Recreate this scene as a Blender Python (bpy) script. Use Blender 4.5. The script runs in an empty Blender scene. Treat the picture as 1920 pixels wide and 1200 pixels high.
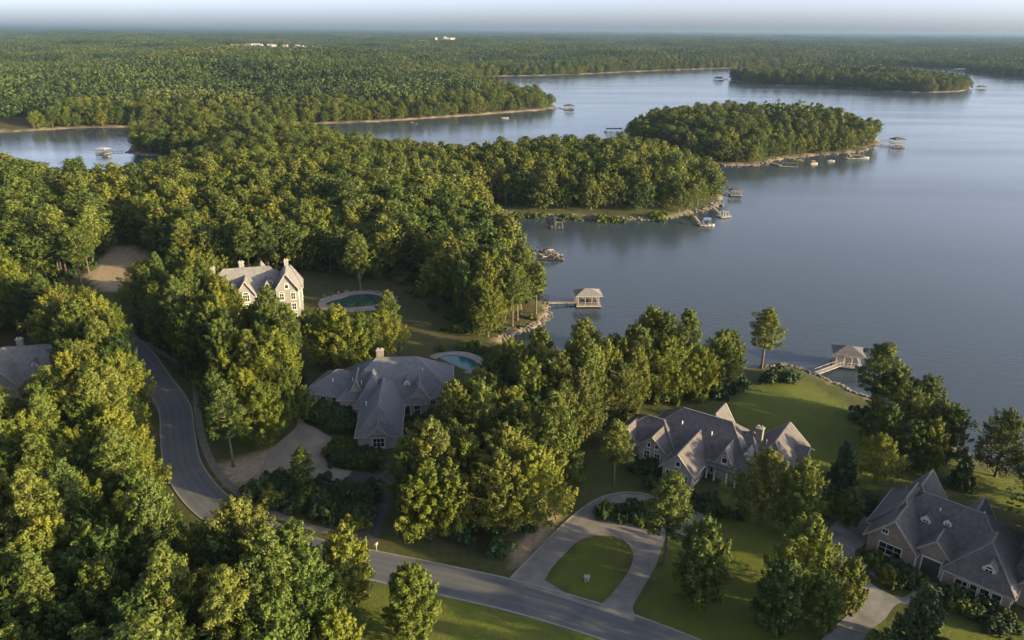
import bpy, math, random
import numpy as np
from mathutils import Vector, Matrix
from mathutils.geometry import tessellate_polygon

random.seed(7)
rng = np.random.default_rng(11)
R = math.radians
scene = bpy.context.scene
col = scene.collection

# ------------------------------------------------------------------ camera, sky, sun, exposure
CAM_H, FPX, PITCH, ROLL = 84.0, 1400.0, math.atan(543 / 1400), R(0.42)
cF = np.array([0, math.cos(PITCH), -math.sin(PITCH)])
u0 = np.array([0, math.sin(PITCH), math.cos(PITCH)])
x0 = np.array([1.0, 0, 0])
HAZE = 8e-5
cR = x0 * math.cos(ROLL) + u0 * math.sin(ROLL)
cU = u0 * math.cos(ROLL) - x0 * math.sin(ROLL)
cC = np.array([0, 0, CAM_H])
cam = bpy.data.objects.new('camera', bpy.data.cameras.new('camera'))
col.objects.link(cam)
cam.matrix_world = Matrix(((cR[0], cU[0], -cF[0], 0), (cR[1], cU[1], -cF[1], 0), (cR[2], cU[2], -cF[2], CAM_H), (0, 0, 0, 1)))
cam.data.sensor_width = 36
cam.data.lens = 36 * FPX / 1920
cam.data.clip_start = 1
cam.data.clip_end = 120000
scene.camera = cam

SUN_AZ, SUN_EL = R(-20), R(12.5)      # azimuth from +X (right), negative = behind the camera
S = Vector((math.cos(SUN_AZ) * math.cos(SUN_EL), math.sin(SUN_AZ) * math.cos(SUN_EL), math.sin(SUN_EL)))
world = bpy.data.worlds.new('World')
scene.world = world
world.use_nodes = True
wn = world.node_tree.nodes
sky = wn.new('ShaderNodeTexSky')
sky.sky_type = 'NISHITA'
sky.sun_disc = False
sky.sun_elevation = SUN_EL
sky.sun_rotation = math.atan2(S.x, S.y)
sky.altitude = 100
sky.air_density = 0.4
sky.dust_density = 2.0
sky.ozone_density = 1.2
wn['Background'].inputs['Strength'].default_value = 0.13
hs = wn.new('ShaderNodeHueSaturation')
hs.inputs['Saturation'].default_value = .45
tm = wn.new('ShaderNodeMix')
tm.data_type, tm.blend_type = 'RGBA', 'MULTIPLY'
tm.inputs[0].default_value = 1
tm.inputs[7].default_value = (.95, .99, 1.06, 1)
world.node_tree.links.new(sky.outputs['Color'], hs.inputs['Color'])
world.node_tree.links.new(hs.outputs['Color'], tm.inputs[6])
world.node_tree.links.new(tm.outputs[2], wn['Background'].inputs['Color'])
sun = bpy.data.objects.new('sun', bpy.data.lights.new('sun', 'SUN'))
sun.data.energy = 4.6
sun.data.color = (1.0, 0.77, 0.38)
sun.data.angle = R(0.6)
sun.rotation_euler = S.to_track_quat('Z', 'Y').to_euler()
col.objects.link(sun)
scene.view_settings.view_transform = 'Standard'
scene.view_settings.look = 'None'
scene.view_settings.gamma = 1
scene.view_settings.use_curve_mapping = False
scene.view_settings.exposure = 1.68
scene.cycles.use_denoising = True
scene.cycles.use_adaptive_sampling = True
scene.cycles.adaptive_threshold = 0.02
scene.cycles.max_bounces = 4
scene.cycles.diffuse_bounces = 2
scene.cycles.glossy_bounces = 3
scene.cycles.transmission_bounces = 3
scene.cycles.volume_bounces = 0
scene.cycles.transparent_max_bounces = 4


# ------------------------------------------------------------------ measuring the photograph: pixel -> place on the ground
def W(x, y, z=0.0):
    d = cF + cR * (x - 960) / FPX + cU * (600 - y) / FPX
    return cC + d * ((z - CAM_H) / d[2])


def wpoly(px, z=0.0, extra=()):
    return np.array([W(x, y, z)[:2] for x, y in px] + [list(e) for e in extra])


LAND = [
    wpoly([(2400, 1080), (2150, 985), (1990, 925), (1920, 893), (1860, 868), (1820, 853), (1790, 835), (1740, 800), (1690, 770),
           (1640, 752), (1600, 736), (1575, 722), (1545, 710), (1520, 697), (1490, 688), (1465, 684), (1430, 688), (1380, 690),
           (1300, 682), (1200, 672), (1100, 668), (1030, 662), (985, 655), (960, 645), (950, 635), (985, 624), (1012, 610),
           (1030, 595), (1036, 583), (1030, 572), (1018, 555), (1010, 530), (1000, 505), (985, 480), (965, 455), (945, 432),
           (925, 412), (912, 400), (925, 395), (945, 403), (985, 406), (1040, 408), (1100, 408), (1150, 412), (1190, 414),
           (1240, 412), (1280, 407), (1315, 398), (1342, 388), (1358, 374), (1352, 360), (1330, 343), (1290, 325), (1240, 314),
           (1180, 308), (1100, 306), (1000, 310), (900, 318), (830, 320), (760, 312), (700, 298), (640, 278), (560, 260),
           (450, 250), (330, 256), (255, 270), (235, 285), (250, 290), (300, 293), (340, 296), (380, 305), (350, 322),
           (300, 345), (255, 368), (225, 385), (195, 378), (150, 366), (80, 358), (0, 352), (-150, 350), (-500, 345)],
          0, [(-900, 250), (-900, -400), (400, -400)]),
    wpoly([(-500, 262), (-150, 254), (0, 249), (80, 244), (150, 240), (240, 239), (400, 236), (550, 233), (640, 231), (720, 228),
           (800, 222), (870, 218), (930, 213), (985, 209), (1030, 205), (1046, 201), (1040, 196), (1000, 187), (950, 178),
           (910, 165), (880, 152), (865, 146), (890, 144), (950, 143), (1020, 142), (1100, 139), (1180, 135), (1250, 132),
           (1310, 130), (1365, 128), (1450, 125), (1600, 124), (1720, 126), (1790, 130), (1830, 138), (1870, 143), (1920, 147),
           (2050, 150), (2400, 150)], 0, [(9000, 1500), (60000, 2500), (60000, 60000), (-60000, 60000), (-60000, 700), (-3000, 750)]),
    wpoly([(1168, 262), (1180, 252), (1230, 240), (1300, 228), (1380, 224), (1460, 230), (1540, 240), (1610, 252), (1648, 264),
           (1652, 270), (1640, 278), (1600, 287), (1560, 290), (1500, 295), (1450, 303), (1430, 309), (1390, 312), (1340, 311),
           (1300, 305), (1240, 290), (1190, 276)]),
    wpoly([(1362, 150), (1380, 146), (1450, 143), (1550, 144), (1650, 148), (1750, 155), (1810, 162), (1820, 168), (1800, 172),
           (1740, 174), (1680, 172), (1630, 169), (1590, 164), (1520, 162), (1450, 160), (1400, 156)]),
]


def smooth_closed(p, far=2500):
    """round off the corners of a shoreline (Chaikin), leaving the far-away corners alone"""
    out = []
    n = len(p)
    for i in range(n):
        a, b = p[i], p[(i + 1) % n]
        out += [a * .75 + b * .25, a * .25 + b * .75]
    return np.array(out)


LAND = [smooth_closed(p) for p in LAND]


def seg_dist(P, A, B, chunk=15000):
    """smallest distance of points P (n,2) to segments A->B (m,2)"""
    out = np.empty(len(P))
    d = B - A
    l2 = (d * d).sum(1) + 1e-12
    for i in range(0, len(P), chunk):
        q = P[i:i + chunk, None, :] - A[None]
        t = np.clip((q * d).sum(2) / l2, 0, 1)
        q -= t[..., None] * d
        out[i:i + chunk] = np.sqrt((q * q).sum(2).min(1))
    return out


def inside(P, poly):
    x, y = P[:, 0], P[:, 1]
    if len(P) < 400:
        A, B = poly, np.roll(poly, -1, 0)
        dy = np.where(B[:, 1] == A[:, 1], 1e-12, B[:, 1] - A[:, 1])
        m = ((A[None, :, 1] > y[:, None]) != (B[None, :, 1] > y[:, None])) & (x[:, None] < (B[:, 0] - A[:, 0]) * (y[:, None] - A[:, 1]) / dy + A[:, 0])
        return (m.sum(1) % 2) == 1
    c = np.zeros(len(P), bool)
    n = len(poly)
    for i in range(n):
        x1, y1 = poly[i]
        x2, y2 = poly[(i + 1) % n]
        if y1 == y2:
            continue
        m = ((y1 > y) != (y2 > y)) & (x < (x2 - x1) * (y - y1) / (y2 - y1) + x1)
        c ^= m
    return c


def wiggle(P, amp, sc, seed=0):
    """a cheap smooth noise, sum of sines"""
    r = np.random.default_rng(seed)
    o = np.zeros(len(P))
    for k in range(5):
        a = r.uniform(0, 6.28)
        f = r.uniform(.6, 1.8) / sc
        o += np.sin((P[:, 0] * math.cos(a) + P[:, 1] * math.sin(a)) * f * 6.28 + r.uniform(0, 6.28))
    return o * amp / 2.2


def shore(P):
    """signed distance to the shoreline, positive on land"""
    P = np.asarray(P, float)
    d = np.full(len(P), -1e9)
    for poly in LAND:
        lo, hi = poly.min(0) - 300, poly.max(0) + 300
        k = np.where(((P > lo) & (P < hi)).all(1))[0]
        q = np.full(len(P), -300.0)
        if len(k):
            a = seg_dist(P[k], poly, np.roll(poly, -1, 0))
            q[k] = np.where(inside(P[k], poly), a, -a)
        d = np.maximum(d, q)
    amp = np.clip(P[:, 1] / 250, .35, 2.2)
    d += np.clip(1 - np.abs(d) / 40, 0, 1) * amp * (wiggle(P, .9, 22, 1) + wiggle(P, .5, 7, 2))
    return d


def sstep(a, b, x):
    t = np.clip((x - a) / (b - a), 0, 1)
    return t * t * (3 - 2 * t)


TOWNS = ((-886, 3000), (-330, 3830))


def height_d(P, d):
    land = 1.0 * (1 - np.exp(-np.maximum(d, 0) / 1.6)) + 2.5 * sstep(0, 34, d)
    far = sstep(380, 1200, P[:, 1]) * sstep(5, 260, d)
    land += far * (9 + wiggle(P, 8, 900, 3) + wiggle(P, 4, 350, 4))
    land += (40 + wiggle(P, 7, 9000, 15)) * sstep(14000, 42000, P[:, 1])
    land += 5.0 * sstep(255, 330, P[:, 1]) * sstep(800, 600, P[:, 1]) * sstep(6, 52, d)
    for cx, cy in TOWNS:
        land += 15 * np.exp(-((P[:, 0] - cx) / 320) ** 2 - ((P[:, 1] - cy) / 190) ** 2)
    return np.where(d > 0, land, np.maximum(-3.0, 0.35 * d))


def height(P):
    P = np.atleast_2d(np.asarray(P, float))
    return height_d(P, shore(P))


def G(x, y):
    """ground point seen at a pixel of the photograph"""
    z = 3.5
    for _ in range(4):
        w = W(x, y, z)
        z = float(height(w[None, :2])[0])
    w = W(x, y, z)
    return Vector((w[0], w[1], z))


def gpoly(px):
    return np.array([W(x, y, 3.5)[:2] for x, y in px])


# ------------------------------------------------------------------ materials
def nt(name):
    m = bpy.data.materials.new(name)
    m.use_nodes = True
    t = m.node_tree
    return m, t.nodes, t.links, t.nodes['Principled BSDF']


def ramp(N, L, fac, stops):
    r = N.new('ShaderNodeValToRGB')
    e = r.color_ramp.elements
    e[0].position, e[0].color = stops[0][0], (*stops[0][1], 1)
    e[1].position, e[1].color = stops[-1][0], (*stops[-1][1], 1)
    for p, c in stops[1:-1]:
        k = e.new(p)
        k.color = (*c, 1)
    L.new(fac, r.inputs['Fac'])
    return r.outputs['Color']


def noise(N, L, scale, detail=4, rough=.55, coord=None):
    n = N.new('ShaderNodeTexNoise')
    n.inputs['Scale'].default_value = scale
    n.inputs['Detail'].default_value = detail
    n.inputs['Roughness'].default_value = rough
    if coord:
        L.new(coord, n.inputs['Vector'])
    return n.outputs['Fac']


def mixc(N, L, fac, a, b):
    m = N.new('ShaderNodeMix')
    m.data_type = 'RGBA'
    if isinstance(fac, float):
        m.inputs[0].default_value = fac
    else:
        L.new(fac, m.inputs[0])
    for k, s in ((6, a), (7, b)):
        if isinstance(s, tuple):
            m.inputs[k].default_value = (*s, 1)
        else:
            L.new(s, m.inputs[k])
    return m.outputs[2]


def math_n(N, L, op, a, b):
    m = N.new('ShaderNodeMath')
    m.operation = op
    for k, s in ((0, a), (1, b)):
        if isinstance(s, (int, float)):
            m.inputs[k].default_value = s
        else:
            L.new(s, m.inputs[k])
    return m.outputs[0]


def plain(name, c, rough=.7, var=.25, scale=1.2, metal=0, spec=.3, bump=0.0):
    m, N, L, B = nt(name)
    pos = N.new('ShaderNodeNewGeometry').outputs['Position']
    a = noise(N, L, scale, 5, .6, pos)
    lo = tuple(k * (1 - var) for k in c)
    hi = tuple(min(1, k * (1 + var)) for k in c)
    L.new(ramp(N, L, a, [(.3, lo), (.7, hi)]), B.inputs['Base Color'])
    B.inputs['Roughness'].default_value = rough
    B.inputs['Metallic'].default_value = metal
    B.inputs['Specular IOR Level'].default_value = spec
    if bump:
        b = N.new('ShaderNodeBump')
        b.inputs['Strength'].default_value = bump
        b.inputs['Distance'].default_value = .05
        L.new(noise(N, L, scale * 9, 4, .6, pos), b.inputs['Height'])
        L.new(b.outputs['Normal'], B.inputs['Normal'])
    return m


M = {}


def leaf_mat(name, dark, mid, light, trans=.22):
    m, N, L, B = nt(name)
    at = N.new('ShaderNodeAttribute')
    at.attribute_name = 'tint'
    oi = N.new('ShaderNodeObjectInfo')
    f = math_n(N, L, 'ADD', math_n(N, L, 'MULTIPLY', at.outputs['Fac'], .55), math_n(N, L, 'MULTIPLY', oi.outputs['Random'], .47))
    gp = N.new('ShaderNodeNewGeometry').outputs['Position']
    sv = noise(N, L, .0045 if name.startswith('far') else .03, 3, .6, gp)
    f = math_n(N, L, 'ADD', f, math_n(N, L, 'MULTIPLY', math_n(N, L, 'SUBTRACT', sv, .5), 1.3 if name.startswith('far') else .55))
    c = ramp(N, L, f, [(0.05, dark), (.5, mid), (.95, light)])
    L.new(c, B.inputs['Base Color'])
    B.inputs['Roughness'].default_value = .62
    B.inputs['Specular IOR Level'].default_value = .22
    tr = N.new('ShaderNodeBsdfTranslucent')
    L.new(c, tr.inputs['Color'])
    mx = N.new('ShaderNodeMixShader')
    mx.inputs[0].default_value = trans
    L.new(B.outputs[0], mx.inputs[1])
    L.new(tr.outputs[0], mx.inputs[2])
    L.new(mx.outputs[0], N['Material Output'].inputs['Surface'])
    return m


M['broad'] = leaf_mat('broad_leaves', (.030, .050, .010), (.082, .108, .015), (.19, .19, .022))
M['pine'] = leaf_mat('pine_needles', (.032, .052, .014), (.072, .1, .018), (.15, .158, .026), .15)
M['bright'] = leaf_mat('bright_leaves', (.06, .085, .012), (.125, .15, .016), (.22, .22, .028), .28)
M['dark'] = leaf_mat('evergreen_leaves', (.018, .038, .014), (.032, .058, .018), (.06, .085, .024), .1)
M['olive'] = leaf_mat('olive_leaves', (.040, .052, .012), (.088, .102, .018), (.18, .178, .028))
M['deep'] = leaf_mat('deep_green_leaves', (.018, .040, .011), (.046, .078, .015), (.12, .15, .02))
M['far'] = leaf_mat('far_canopy_leaves', (.022, .042, .014), (.045, .068, .018), (.095, .11, .024), .1)
M['bark'] = plain('bark', (.11, .085, .065), .9, .4, 3, bump=.6)
M['asphalt'] = plain('asphalt', (.082, .083, .088), .85, .3, .35, bump=.2)
m, N, L, B = nt('asphalt_road')
pos = N.new('ShaderNodeNewGeometry').outputs['Position']
ac = N.new('ShaderNodeAttribute')
ac.attribute_name = 'across'
tr = ramp(N, L, ac.outputs['Fac'], [(0.0, (.100, .104, .112)), (.25, (.078, .081, .09)), (.42, (.102, .106, .115)), (.62, (.078, .081, .09)), (.85, (.098, .1, .107)), (1.0, (.125, .118, .108))])
pn = noise(N, L, .12, 2, .4, pos)
pt = ramp(N, L, pn, [(.56, (1, 1, 1)), (.58, (.72, .73, .76))])
mm = N.new('ShaderNodeMix')
mm.data_type, mm.blend_type = 'RGBA', 'MULTIPLY'
mm.inputs[0].default_value = .6
L.new(tr, mm.inputs[6])
L.new(pt, mm.inputs[7])
L.new(mixc(N, L, math_n(N, L, 'MULTIPLY', noise(N, L, 1.1, 6, .7, pos), .5), mm.outputs[2], (.07, .07, .073)), B.inputs['Base Color'])
B.inputs['Roughness'].default_value = .85
M['road'] = m
M['concrete'] = plain('drive_concrete', (.215, .182, .148), .9, .2, .35, bump=.2)
M['grey_drive'] = plain('stained_concrete', (.17, .165, .16), .9, .4, .28, bump=.2)
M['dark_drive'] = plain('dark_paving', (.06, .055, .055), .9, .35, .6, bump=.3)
M['paver'] = plain('drive_paving', (.165, .152, .142), .9, .22, .5, bump=.3)
M['kerb'] = plain('kerb_concrete', (.2, .195, .185), .85, .15, .8)
M['dirtwalk'] = plain('worn_walk', (.085, .073, .052), .95, .3, .8)
M['walk'] = plain('walk_concrete', (.13, .11, .097), .9, .2, .6)
M['roof_blue'] = None
M['cream'] = plain('cream_render', (.215, .205, .195), .8, .1, .6)
M['brick'] = plain('tan_brick', (.30, .235, .19), .85, .2, 2.2, bump=.3)
M['stone'] = plain('grey_stone_wall', (.34, .30, .265), .85, .2, 1.6, bump=.3)
M['white'] = plain('white_trim', (.72, .70, .66), .5, .06, 2)
M['glass'] = plain('window_glass', (.022, .028, .034), .08, .1, .5, spec=.6)
M['wood'] = plain('weathered_wood', (.27, .235, .20), .8, .3, 2.5)
M['darkwood'] = plain('dark_wood', (.07, .06, .055), .8, .3, 2.5)
M['metal_roof'] = plain('grey_metal_roof', (.33, .33, .34), .5, .1, .8)
M['boatwhite'] = plain('faded_white', (.3, .295, .29), .5, .2, 2)
M['greymetal'] = plain('dull_metal', (.17, .17, .175), .5, .2, 3, metal=.3)
M['yellow'] = plain('yellow_paint', (.62, .40, .06), .45, .1, 2)
M['blue'] = plain('blue_canvas', (.05, .12, .32), .6, .15, 2)
M['rock'] = plain('riprap_rock', (.13, .11, .094), .9, .4, .45)
M['town'] = plain('town_white', (.36, .34, .32), .7, .1, .02)
M['coping'] = plain('pool_coping', (.2, .178, .165), .85, .2, .5, bump=.3)
M['copper'] = plain('brick_chimney', (.2, .17, .15), .85, .25, 2.5, bump=.3)


def roof_mat(name, c1, c2, c3):
    m, N, L, B = nt(name)
    tc = N.new('ShaderNodeTexCoord').outputs['Object']
    a = noise(N, L, .35, 5, .6, tc)
    b = noise(N, L, 3.2, 3, .7, tc)
    mp = N.new('ShaderNodeMapping')
    mp.inputs['Scale'].default_value = (1.6, 1.6, .35)
    L.new(tc, mp.inputs['Vector'])
    st = ramp(N, L, noise(N, L, .9, 6, .75, mp.outputs['Vector']), [(.42, (0, 0, 0)), (.68, (1, 1, 1))])
    c = mixc(N, L, math_n(N, L, 'MULTIPLY', b, .6), ramp(N, L, a, [(.32, c1), (.68, c2)]), c3)
    c = mixc(N, L, math_n(N, L, 'MULTIPLY', st, .7), c, tuple(k * 1.25 for k in c3))
    L.new(c, B.inputs['Base Color'])
    B.inputs['Roughness'].default_value = .8
    B.inputs['Specular IOR Level'].default_value = .25
    w = N.new('ShaderNodeTexWave')
    w.bands_direction = 'Z'
    w.inputs['Scale'].default_value = 1.6
    w.inputs['Distortion'].default_value = .8
    w.inputs['Detail'].default_value = 2
    L.new(tc, w.inputs['Vector'])
    bp = N.new('ShaderNodeBump')
    bp.inputs['Strength'].default_value = .5
    bp.inputs['Distance'].default_value = .06
    L.new(w.outputs['Fac'], bp.inputs['Height'])
    L.new(bp.outputs['Normal'], B.inputs['Normal'])
    return m


M['roof_blue'] = roof_mat('slate_blue_shingles', (.075, .085, .10), (.115, .125, .142), (.15, .15, .155))
M['roof_purple'] = roof_mat('weathered_shingles', (.052, .049, .057), (.082, .075, .082), (.125, .11, .112))
M['roof_tan'] = roof_mat('pale_shingles', (.10, .10, .105), (.15, .142, .142), (.21, .195, .185))


def ground_mat():
    m, N, L, B = nt('ground')
    pos = N.new('ShaderNodeNewGeometry').outputs['Position']

    def at(n):
        a = N.new('ShaderNodeAttribute')
        a.attribute_name = n
        return a.outputs['Fac']
    n1 = noise(N, L, .06, 5, .6, pos)
    n2 = noise(N, L, .9, 5, .65, pos)
    grass = ramp(N, L, n1, [(.3, (.030, .038, .014)), (.55, (.048, .052, .02)), (.75, (.082, .07, .034))])
    fine = ramp(N, L, n2, [(.3, (.042, .062, .016)), (.7, (.11, .12, .035))])
    grass = mixc(N, L, .42, grass, fine)
    n3 = noise(N, L, .22, 6, .7, pos)
    litter = ramp(N, L, n3, [(.5, (0, 0, 0)), (.66, (1, 1, 1))])
    grass = mixc(N, L, math_n(N, L, 'MULTIPLY', litter, .6), grass, (.085, .066, .042))
    lawn = ramp(N, L, n1, [(.25, (.072, .096, .013)), (.7, (.125, .145, .018))])
    lawn = mixc(N, L, .3, lawn, fine)
    wv = N.new('ShaderNodeTexWave')
    wv.inputs['Scale'].default_value = .22
    wv.inputs['Distortion'].default_value = 2.5
    wv.inputs['Detail'].default_value = 1
    mpw = N.new('ShaderNodeMapping')
    mpw.inputs['Rotation'].default_value = (0, 0, R(72))
    L.new(pos, mpw.inputs['Vector'])
    L.new(mpw.outputs['Vector'], wv.inputs['Vector'])
    lawn = mixc(N, L, math_n(N, L, 'MULTIPLY', wv.outputs['Fac'], .28), lawn, (.10, .115, .035))
    lawn = mixc(N, L, math_n(N, L, 'MULTIPLY', litter, .5), lawn, (.10, .088, .036))
    floor = ramp(N, L, n2, [(.3, (.040, .034, .020)), (.7, (.085, .066, .038))])
    floor = mixc(N, L, math_n(N, L, 'MULTIPLY', n1, .8), floor, (.045, .055, .018))
    dirt = ramp(N, L, n2, [(.3, (.24, .185, .12)), (.7, (.38, .30, .21))])
    sand = ramp(N, L, n2, [(.3, (.20, .16, .11)), (.7, (.33, .27, .20))])
    c = mixc(N, L, at('lawn'), grass, lawn)
    c = mixc(N, L, at('wood'), c, floor)
    c = mixc(N, L, at('dirt'), c, dirt)
    c = mixc(N, L, at('bank'), c, sand)
    L.new(c, B.inputs['Base Color'])
    B.inputs['Roughness'].default_value = .95
    B.inputs['Specular IOR Level'].default_value = .1
    b = N.new('ShaderNodeBump')
    b.inputs['Strength'].default_value = .9
    b.inputs['Distance'].default_value = .3
    L.new(noise(N, L, 1.6, 6, .75, pos), b.inputs['Height'])
    L.new(b.outputs['Normal'], B.inputs['Normal'])
    return m


M['ground'] = ground_mat()


def water_mat():
    m, N, L, B = nt('lake_water')
    pos = N.new('ShaderNodeNewGeometry').outputs['Position']
    mp = N.new('ShaderNodeMapping')
    mp.inputs['Rotation'].default_value = (0, 0, R(15))
    mp.inputs['Scale'].default_value = (.45, 1.0, 1)
    L.new(pos, mp.inputs['Vector'])
    mp2 = N.new('ShaderNodeMapping')
    mp2.inputs['Rotation'].default_value = (0, 0, R(10))
    mp2.inputs['Scale'].default_value = (.18, 1.0, 1)
    L.new(pos, mp2.inputs['Vector'])
    big = noise(N, L, .016, 5, .6, mp2.outputs['Vector'])
    B.inputs['Base Color'].default_value = (.036, .05, .065, 1)
    L.new(math_n(N, L, 'ADD', math_n(N, L, 'MULTIPLY', big, .3), .0), B.inputs['Roughness'])
    B.inputs['IOR'].default_value = 1.333
    B.inputs['Specular IOR Level'].default_value = .5
    b = N.new('ShaderNodeBump')
    b.inputs['Strength'].default_value = .24
    b.inputs['Distance'].default_value = .25
    L.new(noise(N, L, .55, 4, .6, mp.outputs['Vector']), b.inputs['Height'])
    L.new(b.outputs['Normal'], B.inputs['Normal'])
    return m


M['water'] = water_mat()
m, N_, L_, B_ = nt('pool_water')
B_.inputs['Base Color'].default_value = (.012, .085, .095, 1)
B_.inputs['Roughness'].default_value = .06
M['pool'] = m
m, N_, L_, B_ = nt('green_pool_water')
B_.inputs['Base Color'].default_value = (.018, .06, .052, 1)
B_.inputs['Roughness'].default_value = .06
M['pool_green'] = m


# ------------------------------------------------------------------ object helpers
def tag(o, label=None, cat=None, group=None, kind=None):
    if label:
        o['label'] = label
    if cat:
        o['category'] = cat
    if group:
        o['group'] = group
    if kind:
        o['kind'] = kind
    return o


def mesh_obj(name, me, parent=None):
    o = bpy.data.objects.new(name, me)
    col.objects.link(o)
    o.parent = parent
    return o


def empty(name, loc, rz=0):
    o = bpy.data.objects.new(name, None)
    o.empty_display_size = .5
    o.location = loc
    o.rotation_euler = (0, 0, rz)
    col.objects.link(o)
    return o


class MB:
    """collects faces, builds one mesh"""

    def __init__(s):
        s.v, s.f = [], []

    def face(s, *pts):
        n = len(s.v)
        s.v += [tuple(p) for p in pts]
        s.f.append(tuple(range(n, n + len(pts))))

    def hexa(s, b, t):
        """bottom and top rings of n points"""
        n = len(s.v)
        k = len(b)
        s.v += [tuple(p) for p in b] + [tuple(p) for p in t]
        s.f.append(tuple(range(n + k - 1, n - 1, -1)))
        s.f.append(tuple(range(n + k, n + 2 * k)))
        for i in range(k):
            j = (i + 1) % k
            s.f.append((n + i, n + j, n + k + j, n + k + i))

    def box(s, x0, x1, y0, y1, z0, z1):
        s.hexa([(x0, y0, z0), (x1, y0, z0), (x1, y1, z0), (x0, y1, z0)], [(x0, y0, z1), (x1, y0, z1), (x1, y1, z1), (x0, y1, z1)])

    def bar(s, p, q, w, h=None):
        """a straight bar between two points"""
        p, q = Vector(p), Vector(q)
        d = (q - p).normalized()
        a = d.cross(Vector((0, 0, 1)))
        if a.length < 1e-3:
            a = Vector((1, 0, 0))
        a.normalize()
        b = a.cross(d)
        a *= w / 2
        b *= (h or w) / 2
        s.hexa([p - a - b, p + a - b, p + a + b, p - a + b], [q - a - b, q + a - b, q + a + b, q - a + b])

    def tube(s, pts, rad, n=7):
        rings = []
        for i, p in enumerate(pts):
            p = Vector(p)
            d = (Vector(pts[min(i + 1, len(pts) - 1)]) - Vector(pts[max(i - 1, 0)])).normalized()
            a = d.cross(Vector((.3, 1, .1))).normalized()
            b = d.cross(a)
            k0 = len(s.v)
            for k in range(n):
                t = 6.2832 * k / n
                s.v.append(tuple(p + (a * math.cos(t) + b * math.sin(t)) * rad[i]))
            rings.append(k0)
        for r0, r1 in zip(rings, rings[1:]):
            for k in range(n):
                s.f.append((r0 + k, r0 + (k + 1) % n, r1 + (k + 1) % n, r1 + k))
        s.f.append(tuple(rings[-1] + k for k in range(n)))

    def xform(s, fn):
        s.v = [tuple(fn(Vector(p))) for p in s.v]

    def mesh(s, name, mat):
        me = bpy.data.meshes.new(name)
        me.from_pydata(s.v, [], s.f)
        me.materials.append(mat)
        me.validate()
        return me

    def build(s, name, mat, parent=None):
        return mesh_obj(name, s.mesh(name, mat), parent)


# ------------------------------------------------------------------ zones of the near ground (pixels of the photograph -> ground)
ROAD_PX = [(60, 585), (150, 606), (215, 632), (258, 662), (290, 708), (326, 762), (333, 815), (342, 870), (370, 918), (412, 958), (470, 990),
           (530, 1016), (600, 1040), (700, 1060), (820, 1085), (955, 1115), (1080, 1150), (1200, 1190), (1350, 1252), (1500, 1325), (1700, 1440)]


def spline(p, step=1.5):
    p = np.asarray(p, float)
    p = np.vstack([2 * p[0] - p[1], p, 2 * p[-1] - p[-2]])
    out = []
    for i in range(1, len(p) - 2):
        n = max(2, int(np.hypot(*(p[i + 1] - p[i])) / step))
        for k in range(n):
            t = k / n
            out.append(.5 * ((2 * p[i]) + (-p[i - 1] + p[i + 1]) * t + (2 * p[i - 1] - 5 * p[i] + 4 * p[i + 1] - p[i + 2]) * t * t
                             + (-p[i - 1] + 3 * p[i] - 3 * p[i + 1] + p[i + 2]) * t ** 3))
    out.append(p[-2])
    return np.array(out)


ROAD = spline(gpoly(ROAD_PX))
ROAD_W = 6.4


def z3(a, k=5.0, ox=380, oy=780):
    return [(ox + x / k, oy + y / k) for x, y in a]


DRIVE_B = z3([(425, 765), (330, 655), (430, 600), (520, 530), (570, 460), (590, 380), (650, 300), (760, 210), (880, 100), (890, 30), (930, 20), (960, 70), (1050, 110), (1160, 175),
              (1240, 200), (1310, 190), (1230, 240), (1160, 310), (1150, 400), (1190, 460), (1290, 500), (1400, 512), (1540, 515), (1640, 500),
              (1720, 430), (1800, 440), (1820, 560), (1790, 720), (1730, 900), (1670, 1050), (1640, 1180), (1420, 1180), (1480, 1080), (1560, 940), (1605, 800),
              (1590, 700), (1500, 660), (1270, 645), (1000, 640), (930, 612), (740, 590), (640, 640), (480, 712)])
DRIVE_C = [(955, 1086), (1000, 1040), (1050, 990), (1090, 956), (1130, 934), (1180, 926), (1240, 934), (1300, 955), (1340, 985), (1300, 1000), (1250, 1010),
           (1240, 1030), (1230, 1060), (1205, 1105), (1186, 1140), (1190, 1166), (1118, 1142), (1000, 1104)]
ISLAND_C = [(1021, 1088), (1035, 1065), (1060, 1038), (1088, 1013), (1130, 1004), (1168, 1012), (1186, 1035), (1183, 1062), (1160, 1098), (1128, 1132), (1119, 1135), (1070, 1117)]
BED_C = [(1117, 966), (1135, 953), (1165, 948), (1205, 955), (1240, 975), (1238, 996), (1205, 990), (1180, 981), (1140, 977)]
k5 = lambda a: z3(a, 4.614, 1540, 940)
DRIVE_D = k5([(-60, 1290), (0, 1200), (110, 1085), (220, 990), (265, 900), (270, 830), (180, 700), (60, 600), (0, 540), (-5, 430), (20, 330), (60, 250), (160, 150), (280, 82), (420, 110),
              (450, 170), (410, 240), (400, 330), (350, 395), (290, 430), (320, 560), (360, 640), (430, 712), (560, 790), (680, 832), (770, 800),
              (860, 700), (1010, 720), (1040, 800), (930, 930), (800, 900), (690, 880), (620, 920), (560, 1010), (500, 1060), (420, 1120), (370, 1200), (320, 1290)])
SAND_B = z3([(140, 450), (270, 600), (420, 745), (560, 600), (640, 420), (640, 290), (560, 330), (430, 380), (300, 400)])
CLEAR_DIRT = [(165, 520), (185, 488), (215, 468), (250, 470), (285, 480), (270, 500), (240, 520), (235, 545), (200, 545), (180, 540)]

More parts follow.
